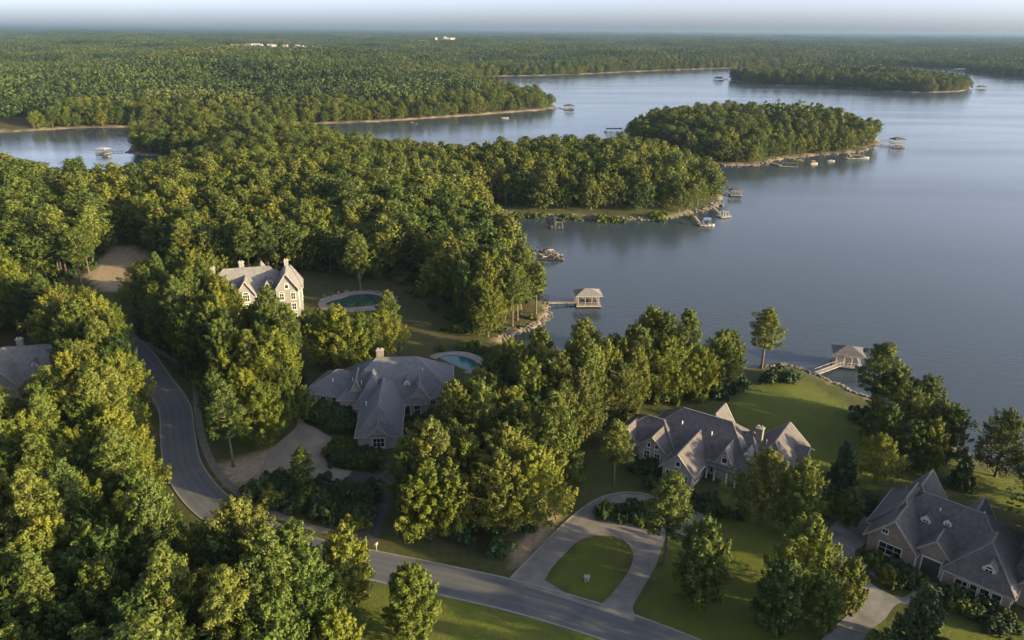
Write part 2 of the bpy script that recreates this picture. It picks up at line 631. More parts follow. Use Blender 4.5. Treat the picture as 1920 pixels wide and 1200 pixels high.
STANDS = {
    'road': [(-250, 540), (40, 575), (120, 615), (180, 655), (222, 700), (244, 745), (246, 800), (244, 850), (240, 915), (262, 985), (310, 1052), (400, 1103), (500, 1142), (575, 1165), (590, 1200), (560, 1330), (520, 1500), (-450, 1500), (-400, 900)],
    'upper': [(-260, 362), (0, 358), (150, 372), (205, 392), (208, 430), (196, 500), (140, 525), (60, 535), (10, 575), (-260, 560)],
    'middle': [(225, 392), (255, 375), (300, 350), (350, 326), (385, 308), (350, 296), (240, 288), (236, 280), (255, 268), (330, 254), (450, 248), (560, 262), (640, 280), (700, 300), (760, 314),
               (830, 322), (900, 320), (912, 360), (905, 398), (916, 418), (940, 458), (968, 500), (990, 545), (1004, 566), (1008, 590), (985, 606), (940, 615), (880, 620), (850, 600), (815, 545),
               (770, 500), (720, 512), (690, 530), (640, 515), (580, 505), (520, 512), (430, 520), (370, 515), (330, 495), (290, 470), (215, 455), (208, 430)],
    'garden': [(275, 575), (310, 560), (360, 555), (420, 562), (445, 610), (455, 650), (520, 672), (560, 700), (560, 745), (500, 745), (430, 735), (395, 745), (380, 720), (330, 668), (285, 640), (255, 600)],
    'between': [(765, 960), (785, 1015), (860, 1036), (948, 1032), (1005, 985), (1060, 935), (1078, 880), (1100, 840), (1165, 800), (1195, 770), (1290, 752), (1370, 738), (1395, 712), (1330, 700), (1210, 694), (1140, 708), (1070, 724), (1000, 718), (955, 718), (928, 742), (906, 778), (882, 832), (845, 868), (790, 890)],
}
GS = {k: gpoly(v) for k, v in STANDS.items()}
CLEAR_E = gpoly([(-160, 640), (60, 625), (112, 668), (130, 735), (128, 800), (108, 858), (20, 872), (-160, 890)])

LAWNS = [gpoly(p) for p in (
    ISLAND_C,
    [(1200, 920), (1500, 950), (1560, 1190), (1400, 1300), (1190, 1170), (1240, 1040)],
    [(1370, 770), (1430, 705), (1520, 705), (1600, 750), (1650, 830), (1640, 930), (1540, 930), (1400, 810)],
    [(1760, 1150), (1900, 1190), (1990, 1230), (1900, 1300), (1600, 1290), (1640, 1180)],
    [(1640, 900), (1830, 850), (1990, 920), (2000, 1010), (1800, 880)],
    [(700, 1092), (900, 1130), (1130, 1200), (1300, 1270), (1200, 1500), (640, 1500), (620, 1180)])]
DIRTS = [gpoly(SAND_B), gpoly(CLEAR_DIRT), gpoly([(955, 1020), (1030, 960), (1060, 930), (1075, 940), (1040, 985), (985, 1045), (950, 1060)]),
         gpoly([(930, 622), (985, 605), (1010, 595), (1025, 590), (1010, 612), (965, 640)])]


# ------------------------------------------------------------------ ground sheet
def make_ground():
    nr, nc = 700, 430
    s = np.linspace(0, math.log(1 + 48000 / 110), nr)
    yy = -70 + 110 * (np.exp(s) - 1)
    uu = np.linspace(-1, 1, nc)
    half = (yy + 70) * .98 + 165
    X = (uu[None] * half[:, None]).ravel()
    Y = np.repeat(yy, nc)
    P = np.stack([X, Y], 1)
    d = shore(P)
    z = height_d(P, d)
    me = bpy.data.meshes.new('ground')
    i = (np.arange(nr - 1)[:, None] * nc + np.arange(nc - 1)[None]).ravel()
    F = np.stack([i, i + 1, i + nc + 1, i + nc], 1)
    me.vertices.add(len(P))
    me.vertices.foreach_set('co', np.column_stack([P, z]).ravel())
    me.loops.add(F.size)
    me.loops.foreach_set('vertex_index', F.ravel().astype(np.int32))
    me.polygons.add(len(F))
    me.polygons.foreach_set('loop_start', (np.arange(len(F)) * 4).astype(np.int32))
    me.update(calc_edges=True)
    me.polygons.foreach_set('use_smooth', np.ones(len(F), bool))
    near = Y < 420

    def soft(polys, w):
        o = np.zeros(len(P))
        idx = np.where(near)[0]
        for p in polys:
            q = seg_dist(P[idx], p, np.roll(p, -1, 0))
            q = np.where(inside(P[idx], p), q, -q) + wiggle(P[idx], w * .8, 9, 8)
            o[idx] = np.maximum(o[idx], sstep(-w, w, q))
        return o
    wood = soft(GS.values(), 2.0)
    wood = np.where(near, wood, 1.0)
    wood = np.maximum(wood, .6 * soft([gpoly([(600, 520), (760, 500), (860, 600), (930, 640), (900, 670), (640, 690), (560, 640)])], 3.0))
    lawn = soft(LAWNS, 1.2)
    dirt = soft(DIRTS, 1.0)
    wid = np.clip(P[:, 1] / 260, 1, 2.4)
    bank = sstep(2.6 * wid, 1.0 * wid, d) * np.clip(.75 + wiggle(P, .35, 30, 12), 0, 1)
    for n, a in (('wood', wood), ('lawn', lawn), ('dirt', dirt), ('bank', bank)):
        me.attributes.new(n, 'FLOAT', 'POINT').data.foreach_set('value', a.astype(np.float32))
    me.materials.append(M['ground'])
    return tag(mesh_obj('ground', me), 'wooded lakeside land with lawns, sandy banks and forest floor', kind='structure')


make_ground()

mb = MB()
mb.face((-50000, -400, 0), (50000, -400, 0), (50000, 12000, 0), (-50000, 12000, 0))
tag(mb.build('lake_water', M['water']), 'calm blue grey lake water winding between wooded shores', kind='structure')


# ------------------------------------------------------------------ road, kerbs, paths, drives
def ribbon(line, o0, o1, z0, z1=None, closed_depth=None):
    """sheet (or raised strip) between two offsets from a centre line"""
    t = np.gradient(line, axis=0)
    t /= np.linalg.norm(t, axis=1)[:, None]
    n = np.stack([t[:, 1], -t[:, 0]], 1)          # to the right of travel
    a, b = line + n * o0, line + n * o1
    ha, hb = height(a), height(b)
    mb = MB()
    for i in range(len(line) - 1):
        j = i + 1
        if closed_depth is None:
            mb.face((*a[i], ha[i] + z0), (*b[i], hb[i] + z0), (*b[j], hb[j] + z0), (*a[j], ha[j] + z0))
        else:
            lo, hi = z0, z0 + closed_depth
            mb.hexa([(*a[i], ha[i] + lo), (*b[i], hb[i] + lo), (*b[j], hb[j] + lo), (*a[j], ha[j] + lo)],
                    [(*a[i], ha[i] + hi), (*b[i], hb[i] + hi), (*b[j], hb[j] + hi), (*a[j], ha[j] + hi)])
    return mb


def sheet(name, px, mat, dz, holes=(), label=None):
    rings = [[Vector((*q, 0)) for q in spline(np.vstack([gpoly(p), gpoly(p)[:1]]), 1.2)[:-1]] for p in (px, *holes)]
    flat = [v for r in rings for v in r]
    h = height(np.array([(v.x, v.y) for v in flat]))
    tris = tessellate_polygon(rings)
    me = bpy.data.meshes.new(name)
    n = len(flat)
    me.from_pydata([(v.x, v.y, h[i] + dz) for i, v in enumerate(flat)], [], [tuple(t) for t in tris])
    me.materials.append(mat)
    bm_fix(me)
    return tag(mesh_obj(name, me), label, kind='structure')


def bm_fix(me):
    import bmesh
    bm = bmesh.new()
    bm.from_mesh(me)
    for f in bm.faces:
        if f.normal.z < 0:
            f.normal_flip()
    bm.to_mesh(me)
    bm.free()


def make_road():
    t = np.gradient(ROAD, axis=0)
    t /= np.linalg.norm(t, axis=1)[:, None]
    n = np.stack([t[:, 1], -t[:, 0]], 1)
    k = 13
    a = np.linspace(-1, 1, k)
    P = (ROAD[:, None] + n[:, None] * (a * ROAD_W / 2)[None, :, None]).reshape(-1, 2)
    z = height(P) + .03
    F = [(i * k + c, i * k + c + 1, (i + 1) * k + c + 1, (i + 1) * k + c) for i in range(len(ROAD) - 1) for c in range(k - 1)]
    me = bpy.data.meshes.new('road')
    me.from_pydata(np.column_stack([P, z]).tolist(), [], F)
    me.attributes.new('across', 'FLOAT', 'POINT').data.foreach_set('value', np.tile(np.abs(a), len(ROAD)).astype(np.float32))
    me.materials.append(M['road'])
    bm_fix(me)
    tag(mesh_obj('road', me), 'curving dark asphalt road through the trees', kind='structure')


make_road()
for sgn in (-1, 1):
    a, b = sorted((sgn * (ROAD_W / 2 - .02), sgn * (ROAD_W / 2 + .24)))
    tag(ribbon(ROAD, a, b, -.1, closed_depth=.21).build('kerb', M['kerb']), 'pale concrete kerb along the asphalt road', kind='structure')
WALK = spline(gpoly([(200, 605), (247, 628), (293, 655), (330, 678), (363, 710), (370, 767), (378, 817), (397, 867), (427, 907), (464, 936), (500, 957), (560, 982), (620, 998), (668, 1006)]))
tag(ribbon(WALK, -.75, .75, .035).build('sidewalk', M['walk']), 'narrow brownish sidewalk beside the curving road', kind='structure')
tag(ribbon(ROAD[(ROAD[:, 1] > 128) & (ROAD[:, 0] > -112)], 7.0, 8.0, .035).build('sidewalk', M['dirtwalk']), 'narrow worn path on the wood side of the curving road', kind='structure')
sheet('driveway', DRIVE_B, M['concrete'], .05, label='wide concrete drive of the blue roofed stone house')
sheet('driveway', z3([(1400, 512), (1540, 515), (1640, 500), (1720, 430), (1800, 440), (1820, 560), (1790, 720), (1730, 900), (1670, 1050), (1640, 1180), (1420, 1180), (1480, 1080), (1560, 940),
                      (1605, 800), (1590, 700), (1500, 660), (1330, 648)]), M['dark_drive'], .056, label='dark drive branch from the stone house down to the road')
sheet('driveway', DRIVE_C, M['paver'], .05, (ISLAND_C, BED_C), label='horseshoe paved drive around an oval lawn')
sheet('driveway', DRIVE_D, M['grey_drive'], .05, label='pale stained drive of the grey brick house')
for ln, lab in (([(958, 1083), (1002, 1037), (1052, 987), (1092, 953), (1132, 931), (1180, 923), (1235, 931)], 'pale edging along the horseshoe drive'),
                ([(466, 932), (478, 924), (508, 908), (526, 898), (548, 893)], 'pale edging along the stone house drive')):
    tag(ribbon(spline(gpoly(ln)), -.16, .16, -.05, closed_depth=.14).build('kerb', M['kerb']), lab, kind='structure')
tag(ribbon(spline(gpoly(k5([(335, 480), (370, 540), (430, 610), (490, 660), (530, 690)]))), -.6, .6, .06).build('garden_path', M['kerb']), 'short pale garden path beside the grey brick house', kind='structure')


# ------------------------------------------------------------------ trees
def rand_unit(n, r):
    v = r.normal(size=(n, 3))
    return v / np.linalg.norm(v, axis=1)[:, None]


def foliage_arrays(cen, rad, axis, per, size, r, elong=1.35, narrow=.68, lo=-.55):
    k = len(cen)
    n = k * per
    pid = np.repeat(np.arange(k), per)
    d = rand_unit(n, r)
    flip = (d[:, 2] < lo)
    d[flip, 2] *= -1
    ax = axis[pid]
    da = (d * ax).sum(1)[:, None]
    shell = (.5 + .55 * np.sqrt(r.random(n)))[:, None]
    lat = (d - ax * da) * np.where(da > 0, 1 - .6 * da, 1.0)        # clumps taper to a tip
    pos = cen[pid] + rad[pid][:, None] * shell * (lat * 1.12 + ax * da * elong)
    nr = d + .7 * rand_unit(n, r) + np.array([0, 0, .2])
    nr /= np.linalg.norm(nr, axis=1)[:, None]
    t = np.cross(nr, rand_unit(n, r))
    t /= np.linalg.norm(t, axis=1)[:, None] + 1e-9
    b = np.cross(nr, t)
    L = size * r.uniform(.65, 1.35, n)[:, None]
    bend = nr * (L * .25)
    V = np.stack([pos - t * L - bend, pos + b * L * narrow, pos + t * L - bend, pos - b * L * narrow], 1).reshape(-1, 3)
    tint = np.clip(.45 * r.random(k)[pid] + .6 * r.random(n), 0, 1)
    return V, tint


def quads_mesh(name, V, tint, mat):
    n = len(V) // 4
    me = bpy.data.meshes.new(name)
    me.vertices.add(len(V))
    me.vertices.foreach_set('co', V.astype(np.float32).ravel())
    me.loops.add(n * 4)
    me.loops.foreach_set('vertex_index', np.arange(n * 4, dtype=np.int32))
    me.polygons.add(n)
    me.polygons.foreach_set('loop_start', (np.arange(n) * 4).astype(np.int32))
    me.update(calc_edges=True)
    me.attributes.new('tint', 'FLOAT', 'FACE').data.foreach_set('value', tint.astype(np.float32))
    me.materials.append(mat)
    return me


def puffs(kind, H, Rc, r, n):
    """clump centres, sizes and axes for a crown"""
    c, q, a = [], [], []
    base = {'broad': .2, 'pine': .42, 'ovate': .15, 'cone': .04}[kind]
    lop = r.uniform(0, 6.28)
    for i in range(n):
        s = (i + r.random()) / n
        th = i * 2.39996 + r.uniform(-.5, .5)
        if kind == 'broad':
            prof = max(0, math.sin(math.pi * (.14 + .86 * s) ** .7)) ** .8
            prof *= 1 + .2 * math.cos(2 * (th - lop)) + .1 * math.cos(3 * th + lop * 2)
        elif kind == 'pine':
            prof = (.55 + .45 * math.sin(math.pi * (.15 + .8 * s))) * (1 - s ** 3 * .75) * r.uniform(.6, 1.1)
        elif kind == 'ovate':
            prof = (s + .12) ** .45 * (1 - s) ** .62 * 1.42
        else:
            prof = (1 - s) ** .8 * 1.02 + .05
        rr = Rc * prof * r.uniform(.62, 1.0) if r.random() < .8 else Rc * prof * r.uniform(.1, .6)
        if r.random() < .16:
            rr *= r.uniform(1.08, 1.28)                             # limbs that stick out of the outline
        z = H * (base + (1 - base) * s) - Rc * .16 + r.uniform(-.4, .8)
        pr = Rc * r.uniform(.1, .26) * (1 - .25 * s)
        if kind == 'pine':
            pr = Rc * r.uniform(.16, .28)
        o = Vector((math.cos(th), math.sin(th), 0))
        c.append((o.x * rr, o.y * rr, z))
        q.append(pr)
        ax = (o * r.uniform(.3, .9) + Vector((0, 0, r.uniform(.6, 1.1) if kind != 'pine' else .3))).normalized()
        a.append(tuple(ax))
    return np.array(c), np.array(q), np.array(a)


def trunk_mb(kind, H, Rc, r, cen, limbs=16):
    mb = MB()
    top = H * {'broad': .72, 'pine': .94, 'ovate': .8, 'cone': .85}[kind]
    w = H * .0165 if kind != 'pine' else H * .0125
    lean = r.uniform(-.35, .35, 2)
    pts = [(lean[0] * t * t * 1.6, lean[1] * t * t * 1.6, top * t - (.25 if t == 0 else 0)) for t in (0, .06, .3, .6, .85, 1)]
    mb.tube(pts, [w * k for k in (1.75, 1.15, .95, .7, .45, .16)], 7)
    ids = r.choice(len(cen), min(limbs, len(cen)), replace=False)
    for i in ids:
        e = Vector(cen[i])
        z0 = max(H * .16, min(top * .92, e.z - math.hypot(e.x, e.y) * .6))
        t = z0 / top
        s0 = Vector((lean[0] * t * t * 1.6, lean[1] * t * t * 1.6, z0))
        mid = s0.lerp(e, .5) + Vector((0, 0, -.15))
        mb.tube([s0, mid, e], [w * .42, w * .3, w * .1], 5)
    return mb


PROTO = []          # near trees: (kind, trunk mesh, crown mesh, height, crown radius)
SPEC = [('broad', 15.5, 5.0, 'broad', 137), ('broad', 17.5, 5.4, 'olive', 150), ('ovate', 15.5, 4.6, 'deep', 124), ('ovate', 17.5, 4.6, 'broad', 133),
        ('broad', 15.0, 5.2, 'bright', 133), ('pine', 20.0, 4.0, 'pine', 94), ('pine', 18.0, 3.7, 'pine', 86), ('pine', 21.0, 3.6, 'pine', 94),
        ('ovate', 12.5, 4.0, 'bright', 124), ('ovate', 14.0, 4.2, 'broad', 129), ('cone', 10.0, 3.2, 'dark', 111), ('cone', 11.5, 3.0, 'dark', 120)]
for k, (kind, H, Rc, mt, n) in enumerate(SPEC):
    r = np.random.default_rng(100 + k)
    cen, rad, ax = puffs(kind, H, Rc, r, n)
    narrow = .66 if kind != 'pine' else .4
    V, tint = foliage_arrays(cen, rad, ax, 132 if kind != 'pine' else 130, .175 if kind != 'pine' else .22, r, 2.15 if kind != 'pine' else 1.35, narrow)
    PROTO.append((kind, trunk_mb(kind, H, Rc, r, cen).mesh('trunk', M['bark']), quads_mesh('crown', V, tint, M[mt]), H, Rc))
KIND_IDS = {'broad': [0, 1, 2, 3, 4], 'pine': [5, 6, 7], 'ovate': [8, 9], 'cone': [10, 11], 'bright': [4, 8], 'green': [0, 1, 2, 3, 9]}

TREES = []          # every near tree: x, y, proto id, scale, rotation, stand


def plant(x, y, pid, h=None, rot=None, label=None, group=None, wide=1.0):
    kind, tm, cm, H, Rc = PROTO[pid]
    z = float(height([[x, y]])[0])
    s = (h / H) if h else 1.0
    o = empty({'pine': 'pine_tree', 'cone': 'evergreen_tree'}.get(kind, 'broadleaf_tree'), (x, y, z - .05), random.uniform(0, 6.28) if rot is None else rot)
    o.scale = (s * wide * random.uniform(.94, 1.08), s * wide * random.uniform(.94, 1.08), s)
    mesh_obj('trunk', tm, o)
    mesh_obj('crown', cm, o)
    tag(o, label, 'tree', group)
    return o


# single trees one can point at: base pixel, prototype, height, label
SINGLE = [
    ((655, 1140), 9, 14.0, 'rounded light green tree at the lower kerb beside the road bend'),
    ((775, 1200), 8, 12.5, 'pointed bright tree on the lawn below the road, bottom centre'),
    ((640, 1270), 8, 11.0, 'yellow green tree cut by the bottom edge, left of the pointed lawn tree'),
    ((410, 1210), 4, 13.5, 'bright yellow green tree at the bottom of the roadside wood'),
    ((1245, 1058), 5, 17.0, 'tall open pine standing at the right end of the horseshoe drive'),
    ((1308, 1132), 9, 14.5, 'ovate tree on the shaded lawn right of the horseshoe drive'),
    ((1150, 908), 6, 13.5, 'slim pine at the left corner of the dark many gabled house'),
    ((1425, 985), 1, 15.0, 'large leafy tree close in front of the dark many gabled house'),
    ((1490, 1010), 3, 15.5, 'large leafy tree in front of the many gabled house, nearer the round drive'),
    ((1498, 1120), 4, 14.5, 'yellow lit tree on the lawn between two big houses'),
    ((1450, 1190), 2, 13.0, 'shaded tree low on the lawn below the yellow lit tree'),
    ((1585, 1150), 9, 9.5, 'small tree at the edge of the pale stained drive'),
    ((1535, 1185), 2, 10.5, 'dark leafy tree under the small tree by the stained drive'),
    ((1712, 1232), 10, 11.5, 'dark conical evergreen beside the brick house drive, cut by the bottom edge'),
    ((1575, 925), 11, 11.0, 'dark evergreen on the back lawn between the two grey roofed houses'),
    ((1428, 690), 5, 16.5, 'lone tall pine on the bank left of the small shore lawn'),
    ((1632, 790), 6, 19.0, 'tall pine at the water in front of the shore boathouse'),
    ((1690, 835), 0, 13.5, 'leafy tree on the bank right of the tall boathouse pine'),
    ((1745, 858), 1, 13.0, 'broad leafy tree on the bank above the brick house'),
    ((1700, 880), 2, 11.0, 'lower leafy tree behind the brick house, away from the water'),
    ((1655, 850), 3, 11.5, 'dense tree at the right edge of the sunny back lawn'),
    ((1800, 915), 10, 7.0, 'dark evergreen shrub tree on the bank behind the brick house'),
    ((1866, 893), 1, 14.5, 'spreading tree on the bank at the right edge of the picture'),
    ((1668, 800), 1, 14.5, 'tall leafy tree at the water just right of the boathouse pine'),
    ((1722, 812), 0, 14.0, 'leafy tree leaning over the water on the right bank'),
    ((1772, 872), 3, 13.5, 'pointed tree on the bank left of the dark evergreen shrub tree'),
    ((1640, 905), 4, 10.5, 'small leafy tree at the far corner of the brick house'),
    ((1735, 885), 9, 11.5, 'ovate tree close behind the brick house back gable'),
    ((1590, 985), 9, 7.5, 'small round tree between the back lawn evergreen and the round drive'),
    ((1945, 935), 0, 14.0, 'leafy tree half cut by the right edge above the brick house'),
    ((915, 735), 10, 9.5, 'dark evergreen right of the small turquoise pool, at the head of the cove'),
    ((950, 722), 11, 10.0, 'dark evergreen second from the turquoise pool at the head of the cove'),
    ((990, 730), 10, 9.0, 'dark evergreen below the cove, nearest the sandy point'),
    ((1045, 738), 11, 9.5, 'dark evergreen at the left end of the wood behind the boathouse water'),
    ((678, 690), 0, 15.0, 'leafy tree between the bright green tree and the round tree below the mansion pool'),
    ((228, 702), 3, 16.5, 'pointed tree overhanging the left kerb where the road enters the wood'),
    ((206, 672), 0, 16.0, 'tree at the wood edge just above the one overhanging the left kerb'),
    ((176, 645), 1, 16.0, 'tree at the top of the roadside wood, third above the left kerb'),
    ((243, 742), 2, 15.0, 'tree at the wood edge just below the one overhanging the left kerb'),
    ((438, 875), 7, 18.5, 'tall tree with bare lower trunk in the sandy corner of the drive'),
    ((500, 835), 4, 14.5, 'bright leafy tree left of the stone house drive'),
    ((545, 795), 0, 13.5, 'leafy tree nearest the left wing of the stone house'),
    ((468, 795), 8, 13.0, 'bright tree behind the bare trunked tree by the drive'),
    ((410, 800), 2, 13.0, 'leafy tree beside the sidewalk left of the bare trunked tree'),
    ((640, 694), 4, 17.5, 'bright green tree between the cream mansion and the stone house'),
    ((612, 682), 8, 13.0, 'small bright tree in front of the mansion pool'),
    ((722, 672), 0, 13.5, 'round tree right of the bright tree below the mansion pool'),
    ((572, 935), 6, 10.5, 'thin small tree in the planted island of the stone house drive'),
    ((655, 960), 10, 6.5, 'dark small tree at the right of the planted drive island'),
    ((676, 545), 7, 19.0, 'tall pine with bare trunk behind the mansion pool'),
    ((352, 515), 7, 20.0, 'tall pale pine at the edge of the dirt clearing'),
    ((470, 520), 5, 20.0, 'tall pine right behind the cream mansion'),
    ((505, 516), 6, 18.5, 'shorter pine behind the cream mansion roof'),
    ((152, 528), 6, 18.0, 'pine with bare trunk at the left of the dirt clearing'),
    ((167, 512), 5, 17.0, 'leaning pine right beside the dirt clearing'),
    ((730, 640), 7, 15.0, 'slim pine on the shaded lawn edge near the cove'),
    ((1005, 590), 7, 17.0, 'sunlit pine on the sandy point by the boathouse gangway'),
    ((970, 600), 5, 17.5, 'pine next to the sandy point'),
]
occupied = []
for (px, pid, h, lab) in SINGLE:
    if px is None:
        continue
    g = G(*px)
    plant(g.x, g.y, pid, h, label=lab, wide=1.45 if 'lone tall' in lab else 1.2 if ('pine' in lab or 'round tree' in lab) else 1.05)
    occupied.append((g.x, g.y, 3.6))
n_single = len(SINGLE)


# --- woods
def hexgrid(x0, x1, y0, y1, s, jit, r):
    nx, ny = int((x1 - x0) / s) + 1, int((y1 - y0) / (s * .87)) + 1
    gx, gy = np.meshgrid(np.arange(nx), np.arange(ny))
    P = np.stack([x0 + (gx + .5 * (gy % 2)) * s, y0 + gy * s * .87], -1).reshape(-1, 2).astype(float)
    return P + r.uniform(-jit * s, jit * s, P.shape)


HOUSE_SPOTS = []      # filled below: (x, y, radius) where no tree may stand
for px, rad_ in (((700, 800), 12), ((705, 730), 17), ((780, 735), 13), ((640, 745), 10), ((1300, 860), 16), ((1400, 850), 18), ((1470, 860), 12),
                 ((1720, 1040), 20), ((1850, 1080), 20), ((520, 600), 14), ((470, 575), 13), ((670, 563), 13), ((850, 676), 9), ((1225, 850), 9)):
    g = W(*px, 3.5)
    HOUSE_SPOTS.append((g[0], g[1], rad_))
drives = [gpoly(DRIVE_B), gpoly(DRIVE_C), gpoly(DRIVE_D), gpoly(CLEAR_DIRT), gpoly(SAND_B)]


def free(P, road=6.2):
    ok = seg_dist(P, ROAD[:-1], ROAD[1:]) > road
    for d in drives:
        ok &= ~inside(P, d)
    ok &= ~inside(P, CLEAR_E)
    for x, y, r_ in HOUSE_SPOTS + occupied:
        ok &= np.hypot(P[:, 0] - x, P[:, 1] - y) > r_
    return ok


STAND_LABEL = {
    'road': ('broadleaf tree inside the dense wood on the left side of the curving road', 'pine inside the dense wood on the left side of the curving road', 'wood along the left side of the road'),
    'upper': ('broadleaf tree in the wood left of the dirt clearing, below the dock cove', 'pine in the wood left of the dirt clearing, below the dock cove', 'wood left of the dirt clearing'),
    'middle': ('broadleaf tree in the large wood behind the cream mansion', 'pine in the large wood behind the cream mansion', 'large wood behind the cream mansion'),
    'garden': ('broadleaf tree inside the grove between the road and the cream mansion', 'pine inside the grove between the road and the cream mansion', 'grove between the road and the mansion'),
    'between': ('broadleaf tree inside the wood between the stone house and the many gabled house', 'pine inside the wood between the stone house and the many gabled house', 'wood between the stone and the many gabled house'),
}
MIX = {'road': [0, 1, 2, 3, 3, 0, 2, 5, 6, 4], 'upper': [5, 6, 0, 1, 7, 2], 'middle': [0, 1, 2, 0, 5, 6, 3, 1, 4], 'garden': [0, 2, 3, 5, 4, 9], 'between': [0, 1, 2, 3, 4, 9, 0, 3, 5, 1]}
r = np.random.default_rng(5)
stand_trees = []
for name, poly in GS.items():
    lo, hi = poly.min(0), poly.max(0)
    sp = {'road': 6.0, 'upper': 6.2, 'middle': 6.6, 'garden': 5.8, 'between': 5.8}[name]
    P = hexgrid(lo[0], hi[0], lo[1], hi[1], sp, .34, r)
    P = P[inside(P, poly)]
    P = P[free(P)]
    P = P[shore(P) > 2.2]
    for x, y in P:
        pid = MIX[name][r.integers(len(MIX[name]))]
        hmul = r.uniform(.82, 1.12)
        if name == 'middle' and y > 380:
            hmul *= .85
        stand_trees.append([x, y, pid, hmul, name])


def to_px(x, y, z):
    v = np.array([x, y, z]) - cC
    d = v @ cF
    return 960 + FPX * (v @ cR) / d, 600 - FPX * (v @ cU) / d, d


vis, rest = [], []
for t in stand_trees:
    X, Y, d = to_px(t[0], t[1], 3.5 + PROTO[t[2]][3] * .7 * t[3])
    (vis if d > 20 and -40 < X < 1960 and 0 < Y < 1240 else rest).append((d, t))
vis.sort(key=lambda q: q[0])
NEAR_N = 241
ORD = ('first second third fourth fifth sixth seventh eighth ninth tenth eleventh twelfth thirteenth fourteenth fifteenth sixteenth seventeenth eighteenth nineteenth '
       'twentieth').split()
EDGE = {'road': 'along the right edge of the roadside wood', 'between': 'along the front edge of the wood between the houses', 'garden': 'along the near edge of the mansion grove', 'middle': None, 'upper': None}
LOOK = {0: 'round green tree', 1: 'large olive tinted tree', 2: 'dark green pointed tree', 3: 'tall green pointed tree', 4: 'bright yellow green tree', 5: 'broad open pine',
        6: 'shorter open pine', 7: 'tall slim pine', 8: 'bright ovate tree', 9: 'green ovate tree', 10: 'dark evergreen', 11: 'dark evergreen'}


def zone(name, x, y):
    """the part of a wood in which a tree stands"""
    X, Y, _ = to_px(x, y, 3.5)
    if name == 'road':
        if Y < 800:
            return 'the roadside wood around the left edge house'
        if Y < 1010:
            return 'the middle of the roadside wood'
        return 'the roadside wood in the lower left corner' if X < 330 else 'the roadside wood at the bottom below the road bend'
    if name == 'between':
        if Y < 760:
            return 'the wood between the houses, on its lake side'
        return 'the lower wood between the houses, toward the stone house' if X < 930 else 'the lower wood between the houses, toward the horseshoe drive'
    if name == 'garden':
        return 'the mansion grove, beside the road' if X < 400 else 'the mansion grove, toward the stone house'
    return {'middle': 'the large wood behind the cream mansion', 'upper': 'the wood left of the dirt clearing'}[name]


front = {}
for name in EDGE:
    if EDGE[name] is None:
        continue
    mine = [t for d, t in vis[:NEAR_N] if t[4] == name]
    line = []
    for t in mine:
        X, Y, _ = to_px(t[0], t[1], 3.5)
        if Y > 1160:
            continue
        near_road = seg_dist(np.array([[t[0], t[1]]]), ROAD[:-1], ROAD[1:])[0]
        hidden = any(abs(to_px(q[0], q[1], 3.5)[0] - X) < 38 and to_px(q[0], q[1], 3.5)[1] > Y + 12 for q in mine if q is not t)
        if (name == 'road' and near_road < 12.5) or (name != 'road' and not hidden):
            line.append((X, Y, t))
    line.sort(key=(lambda q: q[1]) if name == 'road' else (lambda q: q[0]))
    for k, (X, Y, t) in enumerate(line[:20]):
        front[id(t)] = '%s tree %s, counted from the %s' % (ORD[k], EDGE[name], 'far end' if name == 'road' else 'left')
for d, t in vis[:NEAR_N]:
    x, y, pid, hm, name = t
    kind = PROTO[pid][0]
    lab = STAND_LABEL[name]
    if id(t) in front:
        plant(x, y, pid, PROTO[pid][3] * hm, label=front[id(t)], group=lab[2])
        continue
    plant(x, y, pid, PROTO[pid][3] * hm, label='%s in %s' % (LOOK[pid], zone(name, x, y)), group=lab[2])
rest += vis[NEAR_N:]


# --- the rest of the woods: one instanced mass
def combined(name, V, tint, leafmat, tmb):
    n = len(V) // 4
    me = quads_mesh(name, V, tint, leafmat)
    if tmb is None:
        return me
    import bmesh
    bm = bmesh.new()
    bm.from_mesh(me)
    vs = [bm.verts.new(p) for p in tmb.v]
    for f in tmb.f:
        try:
            nf = bm.faces.new([vs[i] for i in f])
            nf.material_index = 1
        except ValueError:
            pass
    bm.to_mesh(me)
    bm.free()
    me.materials.append(M['bark'])
    return me


pool_col = bpy.data.collections.new('woodland_models')
models = []


def model(me):
    o = bpy.data.objects.new('woodland_model_%02d' % len(models), me)
    pool_col.objects.link(o)
    models.append(o)
    return len(models) - 1


MID = []
for k, (kind, H, Rc, mt, n) in enumerate(SPEC[:10]):
    r2 = np.random.default_rng(300 + k)
    cen, rad, ax = puffs(kind, H, Rc * 1.12, r2, max(60, n // 2))
    V, tint = foliage_arrays(cen, rad * 1.35, ax, 36, .42, r2, 1.6, .62 if kind != 'pine' else .42)
    MID.append(model(combined('mid_tree', V, tint, M[mt], trunk_mb(kind, H, Rc, r2, cen, 5))))
FARP = []
PATCH = 70.0
for k in range(4):
    r2 = np.random.default_rng(400 + k)
    P = hexgrid(-PATCH / 2, PATCH / 2, -PATCH / 2, PATCH / 2, 7.6, .4, r2)
    Vs, Ts = [], []
    for x, y in P:
        if r2.random() < .1:
            continue
        H, Rc = r2.uniform(8.5, 21), r2.uniform(3.2, 6.6)
        cen, rad, ax = puffs('broad' if r2.random() < .75 else 'pine', H, Rc, r2, 9)
        cen = cen + np.array([x, y, 0])
        V, tint = foliage_arrays(cen, rad * 2.4, ax, 9, 1.15, r2, 1.3, .75, -.2)
        Vs.append(V)
        Ts.append(np.clip(tint * .5 + r2.random() * .5, 0, 1))
    FARP.append(model(quads_mesh('far_patch', np.vstack(Vs), np.concatenate(Ts), M['far'])))

pts, idx, rot, scl = [], [], [], []


